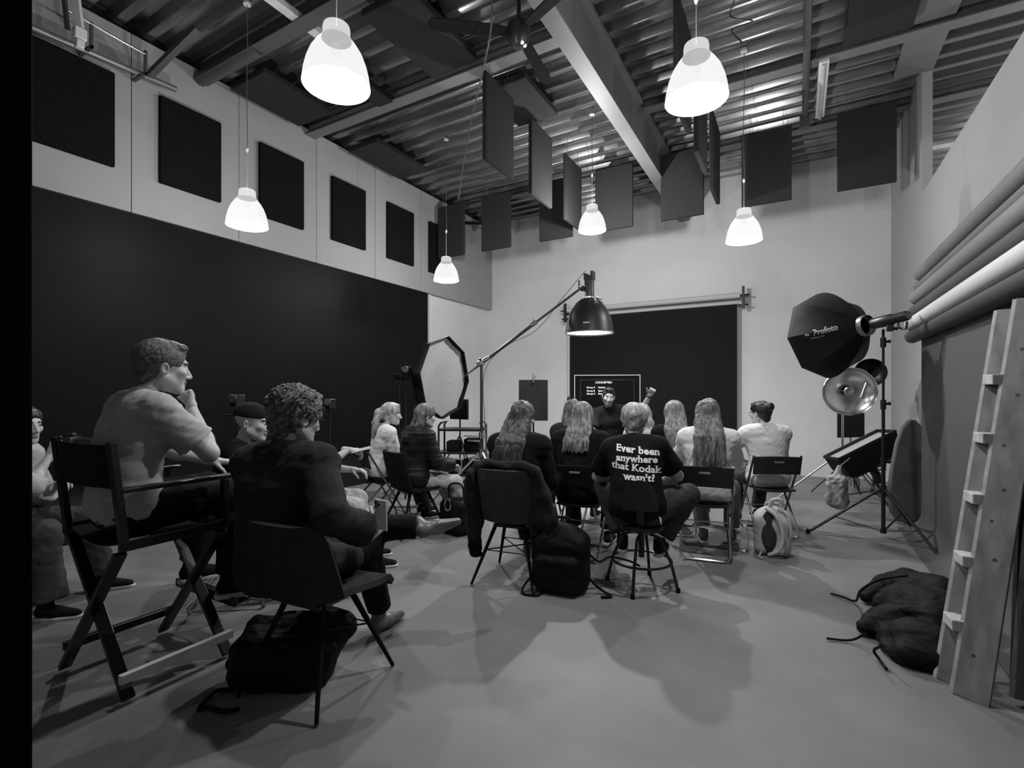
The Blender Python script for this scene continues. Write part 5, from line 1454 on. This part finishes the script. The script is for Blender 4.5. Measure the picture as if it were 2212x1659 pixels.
# ---- long dark hair in the middle
def do_mid():
    root = (-1.84, 3.27); rz = R(6)
    shell_chair((-1.82, 3.22), R(7.5), 'grey square backed chair with a jacket draped over it', 'upholstery_l', sw=.22, bh=.385, arm=.02, flat=1.0)
    t, B = audience('woman with long wavy dark hair in the middle, dark sweater', root, rz, pel=(-.02, .0, .53), lean=6, stoop=12, side=0, head=(-6, 6, 0), scale=1.0, fem=True, sh=1.12,
                    rtgt=(.12, .38, .62), ltgt=(-.12, .38, .62), lfoot=(-.10, .50, .09), rfoot=(.03, .36, .10))
    L, hs = skin_body(t, B, .013, hands=[dict(wrist=B.WR, fwd=(-.4, 1, -.2), palm_n=(0, 0, -1), thumb=(-1, 0, 0)), dict(wrist=B.WL, fwd=(.3, 1, -.1), palm_n=(0, 0, -1), thumb=(1, 0, 0))], hh=.007, hh2=.005, fem=True)
    top_mesh(t, B, .010, M['shirt_black'], g=.022, l=1.9, r=1.9, loose=.015, wr=.006, name='sweater')
    leg_mesh(t, B, .012, M['trouser'], g=.012, n=1.85)
    shoes(t, B, 'leather', .008)
    hair_long(B, t, B.H, B.HR, hs, M['hair_brown'], length=.36, spread=.105, seed=8, h=.006, n=110, wave=.02, side=-.03)
    # jacket over the chair back
    root2 = (-1.82, 3.22); rz2 = R(7.5)
    tj = thing('draped_jacket', 'dark jacket hung over the square backed grey chair, sleeves hanging', 'jacket', (root2[0], root2[1], 0), rz2)
    f = Field(.03)
    f.chain([(-.24, -.245, .80), (-.26, -.20, .62), (-.25, -.17, .46), (-.255, -.15, .30)], [.035, .05, .055, .045])
    f.chain([(-.20, -.20, .84), (-.10, -.22, .872), (.02, -.23, .862), (.14, -.225, .866), (.22, -.21, .84)], [.040, .028, .022, .026, .035])
    f.chain([(.23, -.20, .82), (.27, -.16, .66), (.30, -.13, .50), (.33, -.10, .36)], [.04, .055, .06, .05])
    f.chain([(-.14, -.19, .86), (-.26, -.16, .78), (-.36, -.10, .70)], [.03, .03, .02])
    f.rc((.18, -.16, .72), (.20, -.14, .40), .04, .03)
    f.wrinkle(.009, 22, 3, (1, 1, .5), ridge=True)
    soft('jacket_body', [f.mesh(.008)], M['shirt_dark'], tj)
    g = Field(.02); g.chain([(-.255, -.16, .42), (-.26, -.15, .28), (-.25, -.13, .16)], [.045, .045, .042], k=.02); g.wrinkle(.006, 30, 4, ridge=True)
    soft('sleeve', [g.mesh(.008, cuts=[((0, 0, .175), (0, 0, -1))])], M['shirt_black'], tj)
    g = Field(.02); g.chain([(.31, -.12, .44), (.30, -.12, .26), (.26, -.13, .12)], [.055, .05, .042], k=.02); g.wrinkle(.007, 30, 6, ridge=True)
    soft('sleeve', [g.mesh(.008, cuts=[((0, 0, .12), (0, 0, -1))])], M['shirt_dark'], tj)
do_mid()
# ---- blond woman in dark hoodie
def do_blond():
    root = (-1.62, 3.96); rz = R(6)
    folding_chair((-1.60, 4.0), R(7), 'folding chair of the woman in the dark hoodie')
    t, B = audience('woman with long blond hair in a dark hoodie beside the man with the printed shirt', root, rz, pel=(0, 0, .53), lean=3, stoop=12, head=(2, 6, 2), scale=.97, fem=True, sh=1.15,
                    rtgt=(.10, .34, .62), ltgt=(-.10, .34, .62), lfoot=(-.16, .42, .09), rfoot=(.17, .40, .09))
    L, hs = skin_body(t, B, .014, hh=.008, fem=True, hands=[dict(wrist=B.WR, fwd=(-.4, 1, -.2), palm_n=(0, 0, -1), thumb=(-1, 0, 0)), dict(wrist=B.WL, fwd=(.3, 1, -.1), palm_n=(0, 0, -1), thumb=(1, 0, 0))], hh2=.006)
    def ex(f): f.chain([B.N + np.array([-.08, -.02, -.01]), B.N + np.array([-.05, -.09, -.08]), B.N + np.array([0, -.10, -.11]), B.N + np.array([.05, -.09, -.08]), B.N + np.array([.08, -.02, -.01])], [.03, .035, .04, .035, .03], k=.03)
    top_mesh(t, B, .010, M['shirt_black'], g=.026, l=1.9, r=1.9, loose=.02, wr=.006, hem=-.1, name='hoodie', extra=ex, boxy=.02)
    leg_mesh(t, B, .012, M['trouser'], g=.016, n=1.85, flare=.02)
    shoes(t, B, 'black_fab', .01)
    hair_long(B, t, B.H, B.HR, hs, M['hair_mid2'], length=.24, spread=.095, seed=11, h=.006, n=110, wave=.012, gcl=.045)
M['hair_mid2'] = hairmat('dark_blond_hair', 0.13, 0.36)
do_blond()
def do_behind():
    root = (-2.02, 4.72); rz = R(6)
    folding_chair(root, rz, 'folding chair of the brown haired person behind the hoodie woman')
    t, B = audience('brown haired person mostly hidden behind the woman in the dark hoodie', root, rz, pel=(0, 0, .53), lean=3, head=(0, 4, 0), scale=.98, fem=True)
    L, hs = skin_body(t, B, .015, hh=.009)
    top_mesh(t, B, .013, M['shirt_dark'], g=.02, l=1.9, r=1.9, name='sweater')
    leg_mesh(t, B, .014, M['denim'], n=1.9); shoes(t, B, 'black_fab', .01)
    hair_long(B, t, B.H, B.HR, hs, M['hair_mid'], length=.10, spread=.06, seed=12, h=.008, n=40)
    root = (-1.42, 5.28); rz = R(20)
    folding_chair(root, rz, 'folding chair of the light haired person between presenter and printed shirt')
    t, B = audience('light haired person in pale top just right of the printed shirt man\'s head', root, rz, pel=(0, 0, .49), lean=3, head=(20, 4, 0), scale=.97, fem=True, sh=.8)
    L, hs = skin_body(t, B, .015, hh=.009)
    top_mesh(t, B, .013, M['shirt_white'], g=.014, l=1.9, r=1.9, name='blouse')
    leg_mesh(t, B, .014, M['denim'], n=1.9); shoes(t, B, 'black_fab', .01)
    hair_long(B, t, B.H, B.HR, hs, M['hair_blond'], length=.10, spread=.055, seed=13, h=.008, n=40)
do_behind()
# ---- woman with long wavy blond hair right of the printed shirt
def do_b12():
    root = (-1.06, 5.12); rz = R(12)
    folding_chair(root, R(12), 'folding chair of the wavy haired woman right of the printed shirt')
    t, B = audience('woman with long wavy light hair before the black backdrop, grey trousers', root, rz, pel=(0, 0, .53), lean=2, stoop=10, head=(6, 5, 0), scale=.97, fem=True,
                    rtgt=(.16, .36, .60), ltgt=(-.1, .36, .60), lfoot=(-.1, .50, .09), rfoot=(.28, .40, .09), rk=(.5, .5, 1))
    L, hs = skin_body(t, B, .014, hh=.008, fem=True)
    top_mesh(t, B, .012, M['shirt_black'], g=.018, l=1.9, r=1.9, name='sweater')
    leg_mesh(t, B, .012, M['denim_m'], g=.016, n=1.9); shoes(t, B, 'black_fab', .01)
    hair_long(B, t, B.H, B.HR, hs, M['hair_blond2'], length=.34, spread=.10, seed=14, h=.006, n=120, wave=.03, side=.04)
M['hair_blond2'] = hairmat('wavy_blond_hair', 0.18, 0.42)
do_b12()
# ---- woman in white shirt, long hair
def do_white():
    root = (-.66, 4.52); rz = R(8)
    folding_chair((-.68, 4.50), R(8), 'folding chair of the long haired woman in the white shirt')
    t, B = audience('woman with long wavy brown hair in a white shirt on a folding chair', root, rz, pel=(0, 0, .53), lean=2, stoop=10, head=(3, 4, 0), scale=1.0, fem=True, sh=1.08,
                    rtgt=(.05, .36, .66), rhint=(1, -.2, -.5), ltgt=(-.08, .36, .66), lhint=(-1, -.2, -.6), lfoot=(-.04, .34, .10), rfoot=(.20, .45, .09))
    L, hs = skin_body(t, B, .012, hh=.008, fem=True, hands=[dict(wrist=B.WR, fwd=(-.6, 1, -.1), palm_n=(0, 0, -1), thumb=(-1, 0, 0)), dict(wrist=B.WL, fwd=(.6, 1, -.1), palm_n=(0, 0, -1), thumb=(1, 0, 0))], hh2=.006)
    top_mesh(t, B, .009, M['shirt_white'], g=.022, l=1.9, r=1.9, loose=.022, wr=.007, hem=-.06, name='shirt')
    leg_mesh(t, B, .010, M['denim_m'], g=.012, n=1.85); shoes(t, B, 'greymetal2', .008)
    hair_long(B, t, B.H, B.HR, hs, M['hair_mid3'], length=.37, spread=.11, seed=15, h=.006, n=150, wave=.025, side=.01)
M['greymetal2'] = mat('grey_suede', .09, .8)
M['hair_mid3'] = hairmat('light_brown_hair', 0.10, 0.27)
do_white()
# ---- woman with bun
def do_bun():
    root = (-.25, 5.55); rz = R(30)
    folding_chair((-.24, 5.50), R(24), 'folding chair at the right end of the audience under the woman with the bun')
    t, B = audience('woman with dark hair in a bun and white sweater, rightmost of the audience', root, rz, pel=(0, 0, .53), lean=2, stoop=10, head=(22, 4, 0), scale=.96, fem=True, sh=1.15,
                    rtgt=(.06, .36, .66), rhint=(1, -.2, -.5), ltgt=(-.12, .40, .70), lhint=(-1, -.0, -.4), lfoot=(-.1, .46, .09), rfoot=(.12, .46, .09))
    L, hs = skin_body(t, B, .012, hh=.006, fem=True, hands=[dict(wrist=B.WR, fwd=(-.6, 1, -.1), palm_n=(0, 0, -1), thumb=(-1, 0, 0)), dict(wrist=B.WL, fwd=(.6, 1, -.1), palm_n=(0, 0, -1), thumb=(1, 0, 0))], hh2=.006)
    top_mesh(t, B, .009, M['shirt_white'], g=.028, l=1.9, r=1.9, loose=.025, wr=.007, hem=-.08, name='sweater', boxy=.01)
    leg_mesh(t, B, .012, M['denim'], g=.012, n=1.85); shoes(t, B, 'black_fab', .01)
    f = hair_short(L, B.HR, hs, .005, thick=.010, low=-.05)
    f.ell(L(.0, -.115, .065), np.array([.05, .045, .045]) * hs, B.HR, k=.012)
    o = soft('hair', [f.mesh(.006, cuts=f.cut)], M['hair_dark'], t)
    g = Field(.01); g.ell(L(0, -.012, .052), np.array([.093, .112, .078]) * hs, B.HR, clip=[(L(0, .02, .055), nv(-B.HR[:, 2] + B.HR[:, 1] * -.3)), (L(0, -.0, .10), nv(B.HR[:, 2] - B.HR[:, 1] * .6))])
    soft('headband', [g.mesh(.006)], M['black_fab'], o)
    glasses(t, L, hs)
do_bun()
# ---- man with the printed shirt on the stool
def do_printed():
    root = (-.98, 3.50); rz = R(13)
    stool((-.96, 3.53), R(13), 'black metal stool with low backrest and round foot ring in the centre foreground', H=.46, back=True, turn=-56)
    t = new_person('man in black t-shirt with white lettering on its back, seated on the stool', root, rz)
    B = Body(pel=(.0, .0, .545), lean=8, stoop=16, side=-4, head=(-2, 20, 0), scale=.98, sh=.93,
             rtgt=(.12, .42, .66), rhint=(1, -.1, -.5), ltgt=(-.12, .40, .66), lhint=(-1, -.1, -.5),
             lfoot=(-.12, .20, .285), rfoot=(.15, .18, .285), lk=(-.55, 1, .5), rk=(.9, 1, .4))
    L, hs = skin_body(t, B, .011, arm_n=(2, 2), hh=.005, hands=[dict(wrist=B.WR, fwd=(-.5, 1, -.1), palm_n=(0, 0, -1), thumb=(-1, 0, 0)), dict(wrist=B.WL, fwd=(.5, 1, -.1), palm_n=(0, 0, -1), thumb=(1, 0, 0))], hh2=.005)
    sh_ = top_mesh(t, B, .009, M['shirt_black'], g=.020, l=.75, r=.75, loose=.022, wr=.0035, hem=-.10, name='tshirt', boxy=.02)
    leg_mesh(t, B, .010, M['denim'], g=.020, flare=.02, n=1.85)
    shoes(t, B, 'black_fab', .006, yl=(-.1, 1, 0), yr=(.25, 1, 0), k=1.05)
    short_hair(t, L, B, hs, .005, M['hair_blond3'], thick=.026, low=-.05)
    MB().grid(lambda a, b: (B.P[0] + .13 + .03 * b, B.P[1] - .10 + .02 * a, B.P[2] + .03 - .10 * b * (1 - .3 * a) + .02 * a), 6, 6, .004).build('shirt_tail', M['print_white'], sh_)
    # lettering laid on the shirt
    bpy.context.view_layer.update()
    me = sh_.data
    bv = BVHTree.FromPolygons([v.co[:] for v in me.vertices], [p.vertices[:] for p in me.polygons])
    mb = MB()
    ctr = B.C + B.U2 * .02
    for txt, dz, dx, sz, tilt in (('Ever been', .070, .0, .064, -5), ('anywhere', .012, -.005, .062, -2), ('that Kodak', -.048, -.010, .064, -5), ('wasn\'t?', -.108, .015, .062, -3)):
        V, F = serif_text(txt, sz, .0020, 'CENTER', 3, 1.04)
        # add slab serifs is too fine; subdivide long faces by triangulating near the surface
        Vo = []
        for x, y, z in V:
            xx = x * 1.12 + dx; yy = y + dz + xx * math.tan(R(tilt)) + .0
            o_ = Vector((xx, -1.0, ctr[2] + yy)); 
            hit = bv.ray_cast(o_, Vector((0, 1, 0)))
            p = hit[0] if hit[0] is not None else Vector((xx, ctr[1] - .13, ctr[2] + yy))
            Vo.append((p.x, p.y - .0035, p.z))
        mb.add(Vo, F)
    mb.build('lettering', M['print_white'], sh_, smooth=False)
M['hair_blond3'] = mat('short_blond_hair', .30, .5, var=.5, vscale=24, vstretch=(1.5, 1.5, .5), g2=.6, bump=.8, bscale=70, bstretch=(1.5, 1.5, .4))
do_printed()
# ---- presenter
def do_presenter():
    root = (-2.13, 6.46); rz = R(198)
    stool(root, rz, 'stool under the presenter, hidden behind the audience', H=.60, ring_z=.25)
    t = new_person('bearded presenter in a black t-shirt raising his fist before the screen', root, rz)
    wl = w2l(root, rz, at(1404, 853, 6.18)); wr = w2l(root, rz, at(1312, 955, 6.3))
    B = Body(pel=(0, 0, .68), lean=8, stoop=8, side=8, head=(8, 8, -6), scale=1.0,
             ltgt=wl, lhint=(-.3, .1, -1), rtgt=wr, rhint=(1, -.4, .2), lfoot=(-.15, .36, .09), rfoot=(.18, .34, .09))
    fwl = nv(B.WL - B.EL)
    L, hs = skin_body(t, B, .010, hands=[dict(wrist=B.WL, fwd=fwl, palm_n=(0, 1, .1), thumb=(1, 0, .2), fist=True, s=1.05), dict(wrist=B.WR, fwd=nv(B.WR - B.ER), palm_n=(-1, 0, 0), thumb=(0, 1, 0))], hh=.005, hh2=.0045, head_s=.98, skin='skin_tan', beard=True)
    top_mesh(t, B, .010, M['shirt_black'], g=.014, l=.45, r=.75, loose=.02, wr=.004, name='tshirt')
    leg_mesh(t, B, .012, M['trouser'], g=.014, n=1.9); shoes(t, B, 'black_fab', .01)
    short_hair(t, L, B, hs, .004, M['hair_dark'], thick=.004, low=.0)
    p0 = B.WL - fwl * .02; x = nv(np.cross(fwl, [0, 1, 0])); y = np.cross(fwl, x)
    MB().tube([p0 + (x * math.cos(a) + y * math.sin(a)) * .034 for a in [2 * math.pi * i / 16 for i in range(16)]], .009, 6, closed=True).build('watch', M['black'], t)
do_presenter()
# ================================================================== BAGS AND SMALL THINGS
def place(name, lb, cat, loc, rz=0, group=None): return thing(name, lb, cat, loc, rz, group)
def backpack(loc, rz, lb, w, d, h, m, panel=None, tilt=(0, 0), seed=1, hres=.008, group=None, pocket=True, wr=.005):
    t = thing('backpack', lb, 'backpack', loc, 0); t.rotation_euler = (R(tilt[0]), R(tilt[1]), rz)
    f = Field(.05)
    f.box((0, 0, h * .40), (w * .5 - .07, d * .5 - .06, h * .40 - .06), .06)
    f.ell((0, .0, h * .72), (w * .44, d * .44, h * .28), k=.08)
    if pocket: f.box((0, -d * .42, h * .30), (w * .36 - .03, .03, h * .22 - .02), .035, k=.02)
    f.wrinkle(wr, 22, seed, (1, 1, 1.2), ridge=True)
    b = soft('bag_body', [f.mesh(hres, cuts=[((0, 0, .004), (0, 0, -1))])], M[m], t)
    MB().tube(spline([(-.05, d * .1, h * .96), (-.045, d * .1, h * 1.04), (.045, d * .1, h * 1.04), (.05, d * .1, h * .96)], 6), .009, 8).build('carry_handle', M[m], t)
    MB().tube(spline([(-w * .34, -d * .40, h * .18), (-w * .36, -d * .34, h * .55), (-w * .15, -d * .25, h * .83), (w * .15, -d * .25, h * .83), (w * .36, -d * .34, h * .55), (w * .34, -d * .40, h * .18)], 8), .004, 5).build('zip', M['black'], t)
    return t
def strap(t, pts, w=.022, th=.004, m='bag', name='strap'):
    pts = [Vector(p) for p in pts]; sp = spline(pts, 8); mb = MB()
    mb.tube(sp, w * .5, 8); s_ = mb
    o = mb.build(name, M[m], t); return o
# black backpack in the centre
p = on_z(1212, 1270)
t = backpack((p.x, p.y, 0), R(8), 'black backpack standing on the floor in front of the stool', .40, .24, .47, 'bag')
strap(t, [(-.16, -.10, .12), (-.22, -.16, .04), (-.20, -.22, .012), (-.10, -.20, .012), (-.12, -.12, .04)], .016)
strap(t, [(.16, -.04, .16), (.24, -.02, .07), (.30, .0, .02), (.36, -.04, .012), (.30, -.08, .012)], .018)
strap(t, [(.15, .02, .30), (.25, .06, .20), (.32, .12, .22), (.45, .12, .21), (.52, .16, .17)], .014)
# white backpack
p = on_z(1668, 1196)
t = backpack((p.x, p.y, 0), R(4), 'white backpack with dark back panel on the floor by the folding chair', .30, .20, .41, 'bag_white', seed=4, hres=.006, pocket=False, wr=.0015)
f = Field(.02); f.ell((-.025, -.085, .20), (.070, .032, .185)); soft('back_panel', [f.mesh(.006)], M['bag_panel'], t)
strap(t, [(-.05, -.09, .40), (.035, -.14, .34), (.075, -.155, .20), (.05, -.15, .08), (-.03, -.12, .02)], .030, m='bag_white')
strap(t, [(.04, -.06, .40), (.11, -.09, .36), (.135, -.10, .22), (.12, -.08, .1)], .022, m='bag_white')
strap(t, [(-.08, -.08, .03), (-.10, -.16, .01), (-.07, -.20, .01)], .018, m='bag_white')
MB().tube(spline([(-.02, -.02, .40), (.0, -.03, .46), (.06, -.03, .47), (.07, -.02, .41)], 6), .018, 8).build('top_loop', M['bag_white'], t)
# water bottle
p = on_z(1609, 1190)
t = thing('water_bottle', 'clear empty plastic bottle standing beside the white backpack', 'bottle', p)
MB().lathe([(0, .002), (.030, .002), (.034, .012), (.033, .05), (.031, .055), (.034, .06), (.034, .10), (.031, .105), (.034, .11), (.033, .15), (.026, .175), (.014, .195), (.013, .212)], n=24).build('bottle', glass('clear_plastic', .95, .05, .9, 1.05), t)
MB().lathe([(0, .226), (.015, .226), (.016, .222), (.016, .208), (.0, .208)], n=20).build('cap', M['white'], t)
# black backpack lying at the right
p = on_z(1955, 1405)
t = thing('backpack', 'black backpack slumped on the floor beside the wooden ladder', 'backpack', (p.x, p.y, 0), R(28))
def loc_of(t, q): return Vector(w2l((t.location.x, t.location.y), t.rotation_euler.z, q))
f = Field(.05)
G = lambda u, v, z: tuple(loc_of(t, on_z(u, v, 0))[:2]) + (z,)
f.chain([G(1872, 1304, .045), G(1915, 1300, .09), G(1965, 1318, .13), G(2025, 1345, .15)], [.030, .075, .110, .125])
f.chain([G(1866, 1372, .045), G(1905, 1372, .07), G(1960, 1380, .10), G(2020, 1400, .13)], [.035, .07, .10, .12])
f.chain([G(1915, 1340, .09), G(1965, 1358, .14), G(2030, 1380, .16)], [.07, .10, .11])
f.chain([G(1925, 1400, .06), G(1980, 1420, .09), G(2020, 1435, .10)], [.06, .09, .09])
f.chain([G(1915, 1410, .03), G(1960, 1435, .05), G(2020, 1450, .06)], [.025, .05, .055])
f.chain([G(1905, 1330, .15), G(1975, 1345, .235), G(2030, 1370, .245)], [.014, .018, .016], k=.03)
f.chain([G(1900, 1372, .13), G(1960, 1392, .185), G(2020, 1412, .20)], [.012, .016, .014], k=.02)
f.wrinkle(.008, 13, 5, (1, 1, 1), ridge=True); f.wrinkle(.002, 45, 6, (1, 1, 1), ridge=True)
soft('bag_body', [f.mesh(.006, cuts=[((0, 0, .004), (0, 0, -1))])], M['bag'], t)
iw = t.matrix_basis.inverted() if False else None
def loc_of(t, q): return Vector(w2l((t.location.x, t.location.y), t.rotation_euler.z, q))
strap(t, [loc_of(t, q) for q in (on_z(1795, 1282, .012), on_z(1822, 1290, .02), on_z(1848, 1298, .03), at(1860, 1275, 2.95), at(1900, 1252, 2.9), at(1960, 1243, 2.8))], .014)
strap(t, [loc_of(t, q) for q in (on_z(1786, 1379, .012), on_z(1825, 1383, .012), on_z(1848, 1380, .03), on_z(1870, 1368, .08))], .013)
strap(t, [loc_of(t, q) for q in (on_z(1915, 1445, .012), on_z(1900, 1425, .02), on_z(1888, 1405, .05), on_z(1905, 1395, .12))], .014)
# bag under the foreground chair
p = on_z(628, 1468)
t = thing('shoulder_bag', 'black bag lying half under the foreground shell chair', 'bag', (p.x, p.y, 0), R(30))
f = Field(.06)
f.box((-.02, .0, .12), (.17, .09, .065), .045, rotm(8, 14, 12)); f.ell((-.02, .0, .10), (.20, .14, .09)); f.rc((.10, .05, .16), (.20, .12, .20), .11, .07); f.rc((-.16, -.05, .07), (-.22, -.02, .12), .06, .05); f.rc((.0, .05, .2), (.12, .08, .24), .08, .06)
f.wrinkle(.010, 14, 9, ridge=True); f.wrinkle(.004, 40, 3, ridge=True)
soft('bag_body', [f.mesh(.007, cuts=[((0, 0, .004), (0, 0, -1))])], M['bag'], t)
strap(t, [loc_of(t, q) for q in (on_z(505, 1490, .03), on_z(470, 1492, .015), on_z(445, 1512, .012), on_z(430, 1532, .012), on_z(450, 1528, .012), on_z(480, 1536, .012), on_z(515, 1532, .03))], .020)
strap(t, [loc_of(t, q) for q in (at(597, 1352, 2.1), at(600, 1335, 2.1), at(615, 1325, 2.1), at(640, 1322, 2.12))], .014)
strap(t, [loc_of(t, q) for q in (on_z(705, 1330, .2), on_z(722, 1375, .12), on_z(718, 1410, .05), on_z(690, 1428, .012), on_z(655, 1440, .012))], .018)
# bag by the hooded person
p = on_z(985, 1152)
t = thing('handbag', 'black handbag with a ring clasp on the floor behind the hooded person', 'bag', (p.x, p.y, 0), R(-10))
f = Field(.04); f.box((0, 0, .17), (.10, .05, .11), .05); f.rc((-.06, 0, .30), (.08, 0, .34), .04, .03); f.wrinkle(.006, 25, 2, ridge=True)
soft('bag_body', [f.mesh(.009, cuts=[((0, 0, .004), (0, 0, -1))])], M['bag'], t)
MB().tube([(.04 * math.cos(a), -.11, .30 + .06 * math.sin(a)) for a in [2 * math.pi * i / 20 for i in range(20)]], .006, 6, closed=True).build('clasp_ring', M['chrome'], t)
MB().tube(spline([(-.10, 0, .30), (-.09, 0, .46), (.08, 0, .48), (.11, 0, .32)], 6), .010, 6).build('handle', M['bag'], t)
# pale sandbag hanging on the low stand
p = at(1808, 1050, 5.25)
t = thing('sandbag', 'scuffed pale plastic bag hanging below the strip softbox', 'sandbag', (p.x, p.y, 0), R(-25))
f = Field(.03); f.box((.0, 0, p.z - .04), (.06, .03, .12), .03); f.ell((0, 0, p.z - .15), (.11, .07, .09)); f.rc((0, 0, p.z + .05), (.02, 0, p.z + .20), .05, .02); f.wrinkle(.006, 30, 4, ridge=True)
soft('bag_body', [f.mesh(.007)], mat('scuffed_plastic', .12, .5, var=.8, vscale=11, vstretch=(1, 1, .4), g2=.55), t)
MB().tube([(.02, 0, p.z + .2), (.10, .06, p.z + .30)], .008, 6).build('hanger', M['black'], t)
# small lamp stands against the black backdrop behind the curly man
for u_, v_, lb in ((712, 872, 'thin dark lamp stand against the black backdrop, right of the curly haired man'), (513, 865, 'thin dark lamp stand against the black backdrop, left of the curly haired man'), (876, 803, 'thin dark stand before the black backdrop left of the white softbox')):
    q = at(u_, v_, 6.0 if u_ > 600 else 4.9)
    t = thing('lamp_stand', lb, 'light stand', (q.x, q.y, 0), 0, 'dark stands before the black backdrop')
    MB().cyl((0, 0, .1), (0, 0, q.z - .04), .012).build('pole', M['blackmetal'], t)
    MB().cbox((0, 0, q.z), (.10, .10, .12)).cyl((0, -.04, q.z), (.10, -.12, q.z + .02), .03, .045).build('lamp_head', M['black'], t, bevel=.01)
    MB().cbox((.03, -.055, q.z + .03), (.04, .01, .01)).build('knob', M['chrome'], t)
    for k in range(3):
        a = R(80 + 120 * k); MB().cyl((0, 0, .5), (.35 * math.cos(a), .35 * math.sin(a), .012), .009).build('leg', M['blackmetal'], t)
# lettering on the right softbox
t, TO = SOFT_TEXT
V, F = text_mesh('Profoto', .062, .0022, 'LEFT', 3); mb = MB(); mb2 = MB()
shell = [c for c in t.children if c.name.startswith('softbox_shell')][0]
me = shell.data; bv = BVHTree.FromPolygons([v.co[:] for v in me.vertices], [p.vertices[:] for p in me.polygons])
camL = Vector((-t.location.x, -t.location.y, EYE))
def onshell(u, v):
    o_ = camL; d_ = ray(u, v).normalized(); h_ = bv.ray_cast(o_, d_)
    return h_
h0 = onshell(1757, 724); h1 = onshell(1811, 711)
if h0[0] is not None and h1[0] is not None:
    xa = (h1[0] - h0[0]).normalized(); nn = h0[1] if h0[1].dot(camL - h0[0]) > 0 else -h0[1]
    nn = (nn - xa * nn.dot(xa)).normalized(); ya = nn.cross(xa)
    if ya.z < 0: ya = -ya
    def lay(V, F, s_, dx, dy, mb):
        out = []
        for x, y, z in V:
            p_ = h0[0] + xa * (x * s_ + dx) + ya * (y * s_ + dy)
            hh_ = bv.ray_cast(p_ + nn * .2, -nn)
            q_ = hh_[0] if hh_[0] is not None else p_
            out.append(q_ + nn * .004)
        mb.add(out, F)
    wd = (h1[0] - h0[0]).length; tw = max(v[0] for v in V)
    lay(V, F, wd / tw, 0, 0, mb)
    c8 = [(-.052 + .022 * math.cos(R(a)), .006 + .022 * math.sin(R(a)), 0) for a in range(0, 181, 15)]
    lay(c8, [tuple(range(len(c8)))], 1, 0, 0, mb)
    V2, F2 = text_mesh('Softbox RFi', .024, .0006, 'LEFT', 2); lay(V2, F2, 1.05, -.030, -.036, mb2)
    mb.build('lettering', mat('grey_print', .42, .7), shell, smooth=False)
    mb2.build('small_lettering', mat('faint_print', .22, .7), shell, smooth=False)
